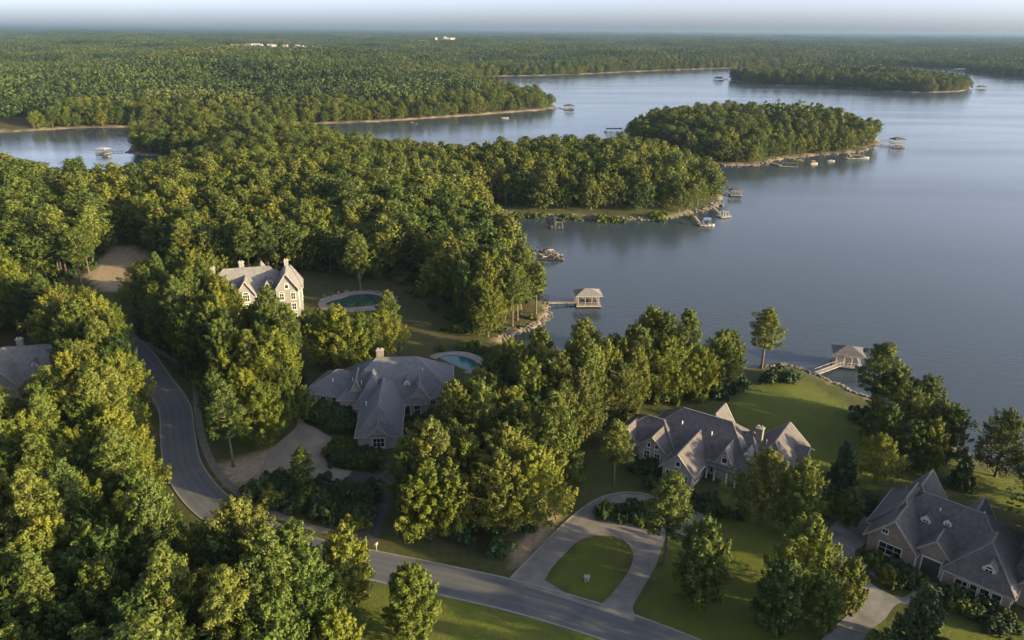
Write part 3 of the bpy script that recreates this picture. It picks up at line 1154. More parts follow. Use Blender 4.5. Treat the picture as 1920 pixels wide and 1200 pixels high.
def put(x, y, z, i, s, rz):
    pts.append((x, y, z))
    idx.append(i)
    rot.append((0, 0, rz))
    scl.append(s)


r = np.random.default_rng(21)
for d, t in rest:
    s = t[3]
    put(t[0], t[1], 3.4, MID[t[2]], (s * 1.12, s * 1.12, s * .94), r.uniform(0, 6.28))
hz = height(np.array([(p[0], p[1]) for p in pts]))
pts = [(p[0], p[1], hz[i] - .1) for i, p in enumerate(pts)]

# wooded points, islands and the far shore, tree by tree near the water
cand = []
P = hexgrid(-420, 520, 300, 760, 6.8, .36, r)
cand.append(P)
for y0, y1, s in ((760, 1100, 7.6), (1100, 1700, 8.6), (1700, 2600, 10.5)):
    w = y1 * .75
    cand.append(hexgrid(-w, w, y0, y1, s, .36, r))
P = np.vstack(cand)
P = P[np.abs(P[:, 0]) < P[:, 1] * .74 + 40]
d = shore(P)
nearp = P[:, 1] < 600
keep = (d > np.where(nearp, 4.0, 3.0)) & (nearp | (d < 75))
for nm in GS:
    keep &= ~inside(P, GS[nm])
near_clear = (P[:, 1] < 400) & ~inside(P, gpoly([(905, 395), (930, 392), (1100, 404), (1250, 408), (1345, 384), (1362, 350), (1200, 290), (880, 285), (880, 360)]))
keep &= ~near_clear
keep &= ~(inside(P, wpoly([(915, 372), (1100, 385), (1260, 392), (1265, 425), (900, 425)])) & (d < 9.5))
grassy = inside(P, wpoly([(985, 214), (1050, 206), (1050, 194), (1030, 194), (990, 203)]))
keep &= ~(grassy & (r.random(len(P)) < .75))
P, d = P[keep], d[keep]
hz = height_d(P, d)
mix = np.array(MID)[[0, 1, 2, 4, 5, 6, 0, 9, 2, 0, 1]]
for (x, y), z in zip(P, hz):
    s = r.uniform(.64, 1.0) * (1.0 if y < 1100 else 1.18)
    put(x, y, z - .1, mix[r.integers(len(mix))], (s * 1.22, s * 1.22, s), r.uniform(0, 6.28))
# canopy further inland and to the horizon
for y0, y1, step, k in ((600, 5200, PATCH * .98, 1.0), (5200, 14000, PATCH * 2.6, 2.7), (14000, 47000, PATCH * 7, 7.3)):
    w = y1 * .78
    P = hexgrid(-w, w, y0, y1, step, .03, r)
    P = P[np.abs(P[:, 0]) < P[:, 1] * .78 + step]
    d = shore(P)
    m = d > 72 + (k - 1) * 60
    P, d = P[m], d[m]
    hz = height_d(P, d)
    town = np.zeros(len(P), bool)
    for cx, cy in TOWNS:
        town |= (np.abs(P[:, 0] - cx) < 235) & (P[:, 1] > cy - 330) & (P[:, 1] < cy + 95)
    for (x, y), z in zip(P[~town], hz[~town]):
        put(x, y, z - .5, FARP[r.integers(4)], (k, k, r.uniform(.85, 1.15) * (1 + .12 * (k - 1))), r.integers(4) * 1.5708)
# woods beyond the right edge of the picture, whose long shadows reach the gardens
for px in [(2030, 1040), (2080, 1120), (2060, 1000), (2120, 1060), (2180, 1130), (2160, 1010), (2010, 1090), (2240, 1090), (2250, 1180), (2330, 1140), (1985, 1010),
                                                        (1990, 1075), (2040, 1150), (1975, 1125), (2100, 1370), (1950, 1420), (2250, 1400), (1880, 1480)]:
    g = W(*px, 3.3)
    s = r.uniform(1.0, 1.2)
    put(g[0], g[1], float(height([[g[0], g[1]]])[0]) - .1, MID[r.integers(5)], (s, s, s), r.uniform(0, 6.28))



def instanced(name, label, cat, models_col, pts, idx, rot, scl):
    """one object of points that carries an instanced mass of plants"""
    me = bpy.data.meshes.new(name)
    me.vertices.add(len(pts))
    me.vertices.foreach_set('co', np.array(pts, np.float32).ravel())
    me.attributes.new('model', 'INT', 'POINT').data.foreach_set('value', np.array(idx, np.int32))
    me.attributes.new('turn', 'FLOAT_VECTOR', 'POINT').data.foreach_set('vector', np.array(rot, np.float32).ravel())
    me.attributes.new('size', 'FLOAT_VECTOR', 'POINT').data.foreach_set('vector', np.array(scl, np.float32).ravel())
    ob = tag(mesh_obj(name, me), label, cat, kind='stuff')
    gn = bpy.data.node_groups.new(name, 'GeometryNodeTree')
    gn.interface.new_socket('Geometry', in_out='INPUT', socket_type='NodeSocketGeometry')
    gn.interface.new_socket('Geometry', in_out='OUTPUT', socket_type='NodeSocketGeometry')
    gi, go = gn.nodes.new('NodeGroupInput'), gn.nodes.new('NodeGroupOutput')
    iop = gn.nodes.new('GeometryNodeInstanceOnPoints')
    ci = gn.nodes.new('GeometryNodeCollectionInfo')
    ci.inputs['Collection'].default_value = models_col
    ci.inputs['Separate Children'].default_value = True
    ci.inputs['Reset Children'].default_value = True

    def named(n, t):
        k = gn.nodes.new('GeometryNodeInputNamedAttribute')
        k.data_type = t
        k.inputs['Name'].default_value = n
        return next(o for o in k.outputs if o.enabled and o.name == 'Attribute')
    e2r = gn.nodes.new('FunctionNodeEulerToRotation')
    gl = gn.links
    gl.new(gi.outputs[0], iop.inputs['Points'])
    gl.new(ci.outputs[0], iop.inputs['Instance'])
    iop.inputs['Pick Instance'].default_value = True
    gl.new(named('model', 'INT'), iop.inputs['Instance Index'])
    gl.new(named('turn', 'FLOAT_VECTOR'), e2r.inputs[0])
    gl.new(e2r.outputs[0], iop.inputs['Rotation'])
    gl.new(named('size', 'FLOAT_VECTOR'), iop.inputs['Scale'])
    gl.new(iop.outputs[0], go.inputs[0])
    ob.modifiers.new('plants', 'NODES').node_group = gn
    return ob


instanced('woodland', 'wooded islands, points and forest stretching to the horizon', 'woodland', pool_col, pts, idx, rot, scl)
print('TREES individual', n_single + min(NEAR_N, len(vis)), 'stands', len(stand_trees), 'in view', len(vis), 'points', len(pts))
# ------------------------------------------------------------------ houses
class House:
    def __init__(s, label, origin, rot, wall, roof, trim='white', chimney='copper'):
        z = float(height([[origin[0], origin[1]]])[0])
        s.root = empty('house', (origin[0], origin[1], z), R(rot))
        tag(s.root, label, 'house')
        s.wall, s.roof, s.trim, s.chim = M[wall], M[roof], M[trim], M[chimney]

    def wing(s, u0, u1, v0, v1, eave, rise, axis='u', ends='hh', rot=0, over=.55, wall=None, roof=None, z0=-.8, gutter=True):
        """a block with walls and a pitched roof; ridge along axis; ends: h hip, g gable (low end, high end)"""
        cx, cy = (u0 + u1) / 2, (v0 + v1) / 2
        hl, hw = ((u1 - u0) / 2, (v1 - v0) / 2) if axis == 'u' else ((v1 - v0) / 2, (u1 - u0) / 2)
        th = R(rot) + (0 if axis == 'u' else math.pi / 2)
        c, sn = math.cos(th), math.sin(th)
        T = lambda p: Vector((cx + p[0] * c - p[1] * sn, cy + p[0] * sn + p[1] * c, p[2]))
        sl = rise / hw
        # walls
        mb = MB()
        mb.box(-hl, hl, -hw, hw, z0, eave)
        for e, k in ((ends[0], -1), (ends[1], 1)):
            if e == 'g':
                a, b = sorted((k * hl, k * (hl - .25)))
                mb.hexa([(a, -hw, eave), (b, -hw, eave), (b, 0, eave + rise), (a, 0, eave + rise)][::-1],
                        [(a, hw, eave), (b, hw, eave), (b, 0, eave + rise), (a, 0, eave + rise)][::-1])
        mb.xform(T)
        w = mb.build('wall', wall or s.wall, s.root)
        # roof shell
        ho, zo, zr = hw + over, eave - sl * over, eave + rise + .02
        inset = [min(ho * .98, hl + over) if e == 'h' else 0.0 for e in ends]
        l0, l1 = -hl - over, hl + over
        r0, r1 = l0 + inset[0], l1 - inset[1]
        if r1 < r0 + .1:
            r0 = r1 = (r0 + r1) / 2
            r1 += .1
        up = [(l0, -ho, zo), (l1, -ho, zo), (l1, ho, zo), (l0, ho, zo), (r0, 0, zr), (r1, 0, zr)]
        t = .2
        top = [(x, y, z + t) for x, y, z in up]
        mb = MB()
        mb.v = up + top
        q = lambda *f: mb.f.append(f)
        q(6, 7, 11, 10); q(8, 9, 10, 11)
        q(4, 5, 1, 0); q(5, 4, 3, 2)
        q(0, 1, 7, 6); q(2, 3, 9, 8)
        if ends[0] == 'h':
            q(9, 6, 10); q(4, 0, 3); q(3, 0, 6, 9)
        else:
            q(0, 4, 10, 6); q(4, 3, 9, 10)
        if ends[1] == 'h':
            q(7, 8, 11); q(5, 2, 1); q(1, 2, 8, 7)
        else:
            q(5, 1, 7, 11); q(2, 5, 11, 8)
        mb.xform(T)
        ro = mb.build('roof', roof or s.roof, s.root)
        cap = MB()
        lift = Vector((0, 0, t + .03))
        A, B = Vector((r0, 0, zr)) + lift, Vector((r1, 0, zr)) + lift
        if (B - A).length > .3:
            cap.bar(A, B, .26, .09)
        for e, k, rr in ((ends[0], l0, A), (ends[1], l1, B)):
            if e == 'h':
                for y in (-ho, ho):
                    cap.bar(rr, Vector((k, y, zo + t)) + Vector((0, 0, .03)), 0.18, .07)
        cap.xform(T)
        cap.build('ridge_cap', s.cap, ro)
        if gutter:
            g = MB()
            for y in (-ho, ho):
                yy = y + (.07 if y > 0 else -.07)
                g.bar((l0, yy, zo + .06), (l1, yy, zo + .06), .13, .2)
            for e, k in ((ends[0], l0), (ends[1], l1)):
                kk = k + (.07 if k > 0 else -.07)
                if e == 'h':
                    g.bar((kk, -ho, zo + .06), (kk, ho, zo + .06), .13, .2)
                else:
                    for y in (-ho, ho):
                        g.bar((kk, y, zo + .08), (kk, 0, zr + .08), .13, .24)
            g.xform(T)
            g.build('fascia', M['fascia'], ro)
        return ro

    def window(s, u, v, z, w, h, nx=2, ny=2, face=-90, arch=False, rot=None):
        """window on a wall whose outside points along angle `face` in the house frame; (u, v) on the wall, z sill"""
        th = R(face)
        n = Vector((math.cos(th), math.sin(th), 0))
        t = Vector((-n.y, n.x, 0))
        o = Vector((u, v, z))
        P = lambda a, b, c: o + t * a + Vector((0, 0, b)) + n * c
        fr = MB()
        fw = .13

        def slab(mbx, a0, a1, b0, b1, c0, c1):
            mbx.hexa([P(a0, b0, c0), P(a1, b0, c0), P(a1, b1, c0), P(a0, b1, c0)], [P(a0, b0, c1), P(a1, b0, c1), P(a1, b1, c1), P(a0, b1, c1)])
        slab(fr, -w / 2 - fw, -w / 2, -fw, h + fw, -.05, .11)
        slab(fr, w / 2, w / 2 + fw, -fw, h + fw, -.05, .11)
        slab(fr, -w / 2, w / 2, h, h + fw, -.05, .11)
        slab(fr, -w / 2 - .06 - fw, w / 2 + .06 + fw, -fw - .07, -.002, -.05, .18)
        if arch:
            m = 7
            for k in range(m):
                a0, a1 = math.pi * k / m, math.pi * (k + 1) / m
                fr.bar(P(math.cos(a0) * (w / 2 + fw / 2), h + fw + math.sin(a0) * w * .42, .03), P(math.cos(a1) * (w / 2 + fw / 2), h + fw + math.sin(a1) * w * .42, .03), .14, fw)
        f = fr.build('window', s.trim, s.root)
        for i in range(nx):
            for j in range(ny):
                mp = MB()
                a0, a1 = -w / 2 + w * i / nx, -w / 2 + w * (i + 1) / nx
                b0, b1 = h * j / ny, h * (j + 1) / ny
                slab(mp, a0 + .035, a1 - .035, b0 + .035, b1 - .035, -.02, .035)
                mp.build('pane', M['glass'], f)
        mu = MB()
        for i in range(1, nx):
            a = -w / 2 + w * i / nx
            slab(mu, a - .035, a + .035, 0, h, -.02, .075)
        for j in range(1, ny):
            b = h * j / ny
            slab(mu, -w / 2, w / 2, b - .03, b + .03, -.02, .065)
        if mu.f:
            mu.build('glazing_bar', s.trim, f)
        if arch:
            mp = MB()
            m = 8
            ring = [P(math.cos(math.pi * k / m) * w * .47, h + fw + math.sin(math.pi * k / m) * w * .38, .03) for k in range(m + 1)]
            mp.face(*ring)
            mp.build('pane', M['glass'], f)
        return f

    def door(s, u, v, w, h, face=-90, mat=None):
        th = R(face)
        n = Vector((math.cos(th), math.sin(th), 0))
        t = Vector((-n.y, n.x, 0))
        P = lambda a, b, c: Vector((u, v, 0)) + t * a + Vector((0, 0, b)) + n * c
        mb = MB()
        mb.hexa([P(-w / 2, 0, -.05), P(w / 2, 0, -.05), P(w / 2, h, -.05), P(-w / 2, h, -.05)], [P(-w / 2, 0, .07), P(w / 2, 0, .07), P(w / 2, h, .07), P(-w / 2, h, .07)])
        d = mb.build('door', mat or M['darkwood'], s.root)
        fr = MB()
        for a in (-w / 2 - .1, w / 2 + .1):
            fr.bar(P(a, 0, .05), P(a, h + .2, .05), .2, .2)
        fr.bar(P(-w / 2 - .2, h + .1, .06), P(w / 2 + .2, h + .1, .06), .2, .2)
        fr.build('door_frame', s.trim, d)
        return d

    def dormer(s, u, v, z, w, h, depth, face=-90, arch=True, wall=None, rise=None):
        """a small gabled dormer; (u, v) centre of its front, z its foot"""
        th = R(face) + math.pi
        c, sn = math.cos(th), math.sin(th)
        T = lambda p: Vector((u + p[0] * c - p[1] * sn, v + p[0] * sn + p[1] * c, p[2]))
        rise = rise or w * .55
        mb = MB()
        hw = w / 2
        mb.hexa([(0, -hw, z), (0, hw, z), (0, hw, z + h), (0, 0, z + h + rise), (0, -hw, z + h)][::-1],
                [(depth, -hw, z), (depth, hw, z), (depth, hw, z + h), (depth, 0, z + h + rise), (depth, -hw, z + h)][::-1])
        mb.xform(T)
        d = mb.build('dormer', wall or s.trim, s.root)
        rf = MB()
        sl = rise / hw
        for k in (-1, 1):
            a = (-.25, k * (hw + .25), z + h - sl * .25 + .05)
            b = (-.25, 0, z + h + rise + .05)
            e = (depth + 1.2, 0, z + h + rise + .05)
            f = (depth + .2, k * (hw + .25), z + h - sl * .25 + .05)
            up = Vector((0, 0, .14))
            rf.hexa([a, b, e, f], [Vector(p) + up for p in (a, b, e, f)])
        rf.xform(T)
        rf.build('dormer_roof', s.roof, d)
        n = Vector((math.cos(R(face)), math.sin(R(face)), 0))
        s.window(u + n.x * .02, v + n.y * .02, z + h * .25, w * .52, h * .62, 2, 2, face, arch)
        return d

    def chimney(s, u, v, z0, z1, w=1.0, d=.8):
        mb = MB()
        mb.box(u - w / 2, u + w / 2, v - d / 2, v + d / 2, z0, z1)
        c = mb.build('chimney', s.chim, s.root)
        cp = MB()
        cp.box(u - w / 2 - .12, u + w / 2 + .12, v - d / 2 - .12, v + d / 2 + .12, z1 + .002, z1 + .18)
        for k in (-.25, .25):
            cp.box(u + k * w - .14, u + k * w + .14, v - .14, v + .14, z1 + .18, z1 + .6)
        cp.build('chimney_cap', M['stone'], c)

    def column(s, u, v, z0, z1, r_=.2):
        mb = MB()
        mb.tube([(u, v, z0), (u, v, z0 + .25), (u, v, z0 + .26), (u, v, z1 - .2), (u, v, z1 - .19), (u, v, z1)], [r_ * 1.4, r_ * 1.4, r_, r_ * .85, r_ * 1.35, r_ * 1.35], 10)
        mb.build('column', s.trim, s.root)

    def vent(s, u, v, z):
        mb = MB()
        mb.tube([(u, v, z - .6), (u, v, z + .5)], [.12, .12], 7)
        mb.build('roof_vent', M['white'], s.root)


House.cap = plain('ridge_caps', (.17, .16, .16), .8, .2, 2)
M['fascia'] = plain('fascia_paint', (.34, .31, .27), .6, .15, 1.5)

# --- right: grey brick house with steep gables
D = House('large brick house with slate grey gabled roofs at the lower right edge', (59.9, 101.3), -42.8, 'brick', 'roof_purple')
D.wing(-1.4, 5.8, .6, 13, 3.5, 4.0, 'v', 'gh')
D.wing(-2.2, 18.5, 4.2, 16.8, 3.6, 4.9, 'u', 'hh')
D.wing(10.4, 19.4, -.3, 12, 3.7, 4.2, 'v', 'hh')
D.wing(17.5, 33, 4.5, 15.5, 3.6, 4.6, 'u', 'hg')
D.wing(-.6, 5.0, 11, 20.0, 3.5, 4.1, 'v', 'hg')
D.wing(8.6, 13.4, 11, 17.8, 3.5, 3.7, 'v', 'hg')
D.wing(5.6, 10.8, 1.5, 8.0, 3.6, 2.6, 'v', 'gh', over=.35)
D.wing(-.2, 3.8, 6.5, 14.5, 3.6, 5.0, 'v', 'gh', over=.3)
D.wing(19.5, 24.0, 3.2, 9.5, 3.6, 2.9, 'v', 'gh', over=.35)
D.dormer(5.2, 6.6, 5.0, 1.6, 1.2, 1.8, arch=False)
D.window(2.2, .6, .9, 3.4, 1.9, 3, 2)
D.window(1.0, .6, 4.6, .8, .7, 2, 1)
D.window(13.0, -.3, .8, 1.9, 1.7, 2, 2)
D.window(16.0, -.3, .7, 1.2, 1.9, 1, 2)
D.window(17.6, -.3, .7, 1.2, 1.9, 1, 2)
D.window(14.4, -.3, .7, 1.2, 1.9, 1, 2)
D.window(-2.2, 8.5, .9, 1.3, 1.7, 2, 2, 180)
D.window(-1.4, 3.0, .9, 1.1, 1.7, 2, 2, 180)
D.window(19.4, 2.5, .8, 1.3, 1.8, 2, 2, 0)
D.window(21.8, 3.2, .8, 1.5, 1.9, 2, 2)
D.window(27.5, 4.5, .8, 1.5, 1.9, 2, 2)
D.dormer(15.7, .9, 4.1, 1.9, 1.5, 2.0)
D.dormer(8.2, 7.2, 5.6, 1.3, 1.1, 1.4, arch=False)
D.door(8.2, 1.5, 2.6, 2.7)
for k in (6.0, 10.1):
    D.column(k, 1.0, -.1, 3.2, .2)
D.chimney(24.5, 12.5, 6.5, 9.8, 1.5, .9)
for q in ((6.5, 8.8, 7.3), (12.0, 13.2, 7.0), (3.0, 12.6, 7.0)):
    D.vent(*q)

# --- centre right: dark many gabled house
Cc = House('big dark roofed house with many gables behind the horseshoe drive', (25.5, 130.6), -35, 'stone', 'roof_purple')
Cc.wing(-5.5, 7.0, 1.4, 10.6, 3.6, 3.2, 'u', 'hh')
Cc.wing(.2, 6.0, 0, 9, 3.5, 2.5, 'v', 'gh')
Cc.wing(-1, 21.5, 3.0, 15.6, 3.8, 5.2, 'u', 'hh')
Cc.wing(7.2, 13.2, -4.2, 9.5, 3.5, 3.2, 'v', 'gh')
Cc.wing(8.2, 14.0, 9, 16.8, 3.7, 4.7, 'v', 'hg')
Cc.wing(20.0, 27.6, 6.2, 19.2, 3.6, 3.4, 'v', 'hg')
Cc.wing(15.6, 22.4, 5.5, 14.6, 3.7, 4.3, 'u', 'hh')
Cc.wing(25.0, 28.6, 12.0, 18.6, 3.2, 1.9, 'u', 'hg')
for u, v in ((2.0, 0), (4.2, 0)):
    Cc.window(u, v, .9, 1.1, 1.7, 2, 2)
Cc.window(2.3, 0, 3.6, .6, .8, 1, 1, arch=True)
Cc.window(3.9, 0, 3.6, .6, .8, 1, 1, arch=True)
for u in (8.6, 11.7):
    Cc.window(u, -4.2, .9, 1.2, 1.8, 2, 2)
Cc.window(10.2, -4.2, 4.1, .8, .9, 1, 1, arch=True)
Cc.window(7.2, -1.5, .9, 1.2, 1.7, 2, 2, 180)
Cc.window(13.2, -2.2, .9, 1.2, 1.7, 2, 2, 0)
for u in (14.6, 18.6, 20.4):
    Cc.window(u, 3.0, .7, 1.1, 2.1, 2, 2)
Cc.door(16.6, 3.0, 1.6, 2.5)
for u in (13.9, 15.4, 17.8, 19.4):
    Cc.column(u, 1.6, -.1, 2.95, .16)
mb = MB()
mb.box(13.35, 19.9, .9, 3.35, 2.97, 3.2)
mb.build('porch_roof', M['roof_purple'], Cc.root)
Cc.dormer(20.2, 4.8, 4.8, 1.4, 1.1, 1.6, arch=False)
Cc.window(16.8, 2.4, 3.9, .9, 1.1, 1, 1, arch=True)
Cc.wing(15.2, 18.4, 2.4, 9, 3.8, 3.0, 'v', 'gh', over=.3)
Cc.wing(-4.6, -1.2, .9, 7, 3.5, 2.3, 'v', 'gh', over=.3)
Cc.window(27.6, 9.5, .8, 1.3, 1.8, 2, 2, 0)
Cc.window(27.6, 11.2, .8, 1.0, 1.6, 2, 2, 0)
Cc.window(-5.5, 5, .9, 1.3, 1.7, 2, 2, 180)
Cc.chimney(20.6, 10.0, 6.5, 9.2, 1.3, .9)
for q in ((6.2, 6.6, 7.2), (12.5, 6.3, 7.0), (22.0, 10.5, 6.4)):
    Cc.vent(*q)
mb = MB()
mb.box(14.5, 24.5, 15.7, 21.5, -.6, .12)
mb.build('terrace', M['kerb'], Cc.root)

# --- centre: stone house with blue grey roofs
Bh = House('stone house with sweeping blue grey hipped roofs and a projecting front wing', (-31.5, 132.9), 5, 'stone', 'roof_blue')
Bh.wing(.2, 8.6, 0.4, 22, 3.5, 4.2, 'v', 'hh')
Bh.wing(-5.5, 19.5, 16.5, 32.5, 3.7, 5.9, 'u', 'hh')
Bh.wing(-12.2, 0.5, 19.0, 30.0, 3.4, 3.4, 'u', 'hh', rot=-20)
Bh.wing(2.4, 6.4, .1, 5, 3.2, 2.2, 'v', 'gh', over=.3, z0=-.5)
Bh.wing(-1.5, 5.5, 13.5, 24, 3.6, 5.0, 'v', 'hh')
Bh.wing(8.0, 13.0, 14.4, 20, 3.0, 1.6, 'u', 'hh')
Bh.wing(10.2, 14.6, 15.4, 23, 3.6, 3.0, 'v', 'gh', over=.3)
Bh.wing(-3.6, .2, 17.6, 26, 3.6, 4.0, 'v', 'gh', over=.35)
Bh.window(4.4, .1, .7, 2.3, 1.9, 3, 2)
Bh.window(8.6, 5.0, .8, 1.3, 1.7, 2, 2, 0)
Bh.window(8.6, 10.0, .8, 1.3, 1.7, 2, 2, 0)
Bh.window(.2, 4.0, .8, 1.3, 1.7, 2, 2, 180)
Bh.window(.2, 9.0, .8, 1.3, 1.7, 2, 2, 180)
Bh.window(11.8, 14.4, .3, 1.2, 2.1, 2, 2)
Bh.window(15.3, 16.5, .3, 1.2, 2.2, 2, 2)
Bh.window(17.4, 16.5, .3, 1.2, 2.2, 2, 2)
Bh.door(13.7, 16.5, 1.3, 2.4)
Bh.door(9.6, 14.4, 1.2, 2.3)
cs, ss = math.cos(R(-20)), math.sin(R(-20))
for a in (-4.6, -2.0, .8, 3.6):
    Bh.window(-5.85 + a * cs + 5.5 * ss, 24.5 + a * ss - 5.5 * cs, .7, 1.2, 1.9, 2, 2, -110)
for u in (9.5, 12.2):
    Bh.dormer(u, 18.6, 5.0, 1.5, 1.1, 1.5, arch=False)
Bh.chimney(3.2, 25.6, 7.0, 11.2, 1.6, 1.0)
for q in ((-.6, 18.2, 6.6), (-2.8, 20.5, 6.4), (13, 21.5, 7.6), (1.2, 10, 5.6), (-7.5, 22, 5.6)):
    Bh.vent(*q)
mb = MB()
mb.box(-3, 18, 32.6, 38, -.6, .14)
mb.build('terrace', M['coping'], Bh.root)

# --- upper left: cream mansion
A = House('tall cream mansion with steep pale roofs and balconies beside the rock pool', (-72, 204.5), 15, 'cream', 'roof_tan', chimney='cream')
A.wing(-17, 7.5, 1.5, 13.5, 8.6, 6.0, 'u', 'hh')
A.wing(3.4, 9.6, -1.2, 11, 10.2, 4.6, 'v', 'gh')
A.wing(-7.5, -2.5, .2, 8, 9.0, 3.8, 'v', 'gh', over=.35)
A.wing(-24, -15, 3, 13, 6.5, 4.2, 'u', 'hh')
A.wing(-.8, 3.0, .4, 7, 8.8, 3.4, 'v', 'gh', over=.3)
A.wing(-13.0, -9.4, .5, 7, 8.4, 3.4, 'v', 'gh', over=.3)
A.wing(-4.0, 2.0, 8, 16, 9.0, 4.8, 'v', 'hg')
A.window(1.1, .4, 6.6, 1.3, 1.6, 2, 2, arch=True)
A.window(-11.2, .5, 6.2, 1.3, 1.6, 2, 2, arch=True)
A.window(-11.2, .5, .5, 1.3, 2.0, 2, 2)
A.window(-11.2, .5, 3.6, 1.3, 1.8, 2, 2)
A.window(1.1, .4, 3.8, 1.3, 1.8, 2, 2)
A.wing(5.0, 10.4, 5.5, 13.0, 8.8, 5.2, 'u', 'hh')
for z in (.6, 3.7, 6.9):
    for u in (4.9, 8.1):
        A.window(u, -1.2, z, 1.2, 1.9, 2, 2, arch=(z > 6))
A.window(6.5, -1.2, 10.3, .9, 1.1, 1, 1, arch=True)
for z in (3.7, 6.5):
    for v in (1.5, 4.2):
        A.window(9.6, v, z, 1.1, 1.7, 2, 2, 0)
    for v in (7.5, 10.5):
        A.window(10.4, v, z, 1.1, 1.7, 2, 2, 0)
for u in (-14.6, -8.6, -1.6):
    for z in (.5, 3.8):
        A.window(u, 1.5, z, 1.3, 2.1, 2, 2)
    if u > -8:
        A.window(u, 1.5, 6.3, 1.2, 1.4, 2, 2)
for z in (.5, 3.8, 6.7):
    A.window(-5, .2, z, 1.7, 2.0, 3, 2, arch=(z > 6))
for u in (-8.4, -15.2):
    A.dormer(u, 2.3, 9.4, 1.9, 1.5, 2.4)
mb = MB()
mb.box(-2.4, 3.3, -1.4, 1.4, 3.15, 3.4)
bal = mb.build('balcony', M['white'], A.root)
mb = MB()
mb.bar((-2.4, -1.3, 4.45), (3.3, -1.3, 4.45), .14)
for k in range(13):
    mb.bar((-2.35 + k * .465, -1.3, 3.4), (-2.35 + k * .465, -1.3, 4.4), .09)
mb.build('railing', M['white'], bal)
for u in (-2.2, .5, 3.1):
    A.column(u, -1.2, -.3, 3.15, .22)
for u in (-5.0, -12.4, 2.0):
    A.dormer(u, 3.4, 10.4, 1.3, 1.0, 1.8)
A.dormer(8.9, 8.5, 9.8, 1.5, 1.2, 1.8, face=0)
A.chimney(-6, 8.5, 11, 16.2, 1.4, .9)
A.chimney(6.8, 6.0, 12, 16.6, 1.2, .8)
A.chimney(-14, 8, 11, 15.2, 1.2, .8)

# --- left edge: house half hidden in the wood
Eh = House('grey roofed house half hidden in the wood at the left edge', (-112.5, 156.5), 11, 'stone', 'roof_tan')
Eh.wing(-14, 11, 2, 15, 3.8, 5.2, 'u', 'hh')
Eh.wing(3, 10, -2, 8, 3.6, 3.8, 'v', 'gh')
Eh.wing(-8, -2, -1, 8, 3.6, 3.6, 'v', 'gh')
Eh.wing(8, 15, 5, 14, 3.4, 3.4, 'u', 'hg')
Eh.window(6.5, -2, .8, 2.2, 1.8, 3, 2)
Eh.window(-5, -1, .8, 2.0, 1.8, 3, 2)
Eh.window(.6, 2, .8, 1.4, 1.9, 2, 2)
Eh.window(15, 9, .8, 1.4, 1.7, 2, 2, 0)
Eh.window(10, .5, .8, 1.2, 1.7, 2, 2, 0)
Eh.window(6.5, -2, 4.2, .8, .9, 1, 1, arch=True)
Eh.dormer(.4, 4.0, 5.0, 1.5, 1.2, 1.6)
Eh.chimney(-4, 9.5, 7, 10.6, 1.3, .9)


# ------------------------------------------------------------------ pools
def swimming_pool(label, cpx, rx, ry, rot, wob, seed, deck_w, water='pool'):
    c = W(*cpx, 3.5)
    g = Vector((c[0], c[1], float(height([[c[0], c[1]]])[0])))
    o = empty('swimming_pool', g, R(rot))
    tag(o, label, 'pool')
    rr = np.random.default_rng(seed)
    ph = rr.uniform(0, 6.28, 4)
    n = 48
    rad = [1 + wob * (math.sin(2 * a + ph[0]) + .6 * math.sin(3 * a + ph[1])) for a in np.linspace(0, 6.2832, n, endpoint=False)]
    out = [1 + wob * .5 * math.sin(2 * a + ph[0]) + .16 * wob * math.sin(5 * a + ph[2]) for a in np.linspace(0, 6.2832, n, endpoint=False)]
    ang = np.linspace(0, 6.2832, n, endpoint=False)
    inner = [Vector((rx * k * math.cos(a), ry * k * math.sin(a), .04)) for a, k in zip(ang, rad)]
    outer = [Vector(((rx + deck_w) * k * math.cos(a), (ry + deck_w) * k * math.sin(a), .16)) for a, k in zip(ang, out)]
    mb = MB()
    mb.face(*inner)
    mb.build('pool_water', M[water], o)
    mb = MB()
    for i in range(n):
        j = (i + 1) % n
        a, b, p, q = outer[i], outer[j], inner[i], inner[j]
        dn = Vector((0, 0, -.5))
        up = Vector((0, 0, .12))
        mb.hexa([a + dn, b + dn, q + dn, p + dn], [a, b, q + up, p + up])
    mb.build('pool_deck', M['coping'], o)
    return o, g


pA, gA = swimming_pool('rock edged swimming pool behind the cream mansion', (670, 565), 8.8, 6.0, 0, .16, 4, 3.6, 'pool_green')
swimming_pool('small turquoise swimming pool behind the blue roofed stone house', (852, 680), 5.6, 5.4, 10, .06, 6, 2.6)
rr = np.random.default_rng(77)


def rock_mesh(seed):
    r_ = np.random.default_rng(seed)
    import bmesh
    bm = bmesh.new()
    bmesh.ops.create_icosphere(bm, subdivisions=1, radius=1)
    for v in bm.verts:
        v.co *= r_.uniform(.72, 1.15)
        v.co.z *= .68
    me = bpy.data.meshes.new('rock')
    bm.to_mesh(me)
    bm.free()
    me.materials.append(M['rock'])
    return me


ROCKS = [rock_mesh(k) for k in range(4)]
for k in range(16):
    a = -.5 + k * .21
    o = mesh_obj('boulder', ROCKS[k % 4])
    o.location = gA + Vector((math.cos(a) * (12.6 + rr.uniform(-.5, .6)), math.sin(a) * (9.6 + rr.uniform(-.4, .6)), .25))
    s_ = rr.uniform(.5, 1.0)
    o.scale = (s_ * 1.2, s_, s_)
    o.rotation_euler = (0, 0, rr.uniform(0, 6))
    tag(o, 'pale boulder on the far rim of the mansion pool', 'boulder', 'boulders round the mansion pool')


# ------------------------------------------------------------------ docks, boathouses, boats
def posts(mb, xs, ys, z0, z1, w=.2):
    for x in xs:
        for y in ys:
            mb.bar((x, y, z0), (x, y, z1), w)


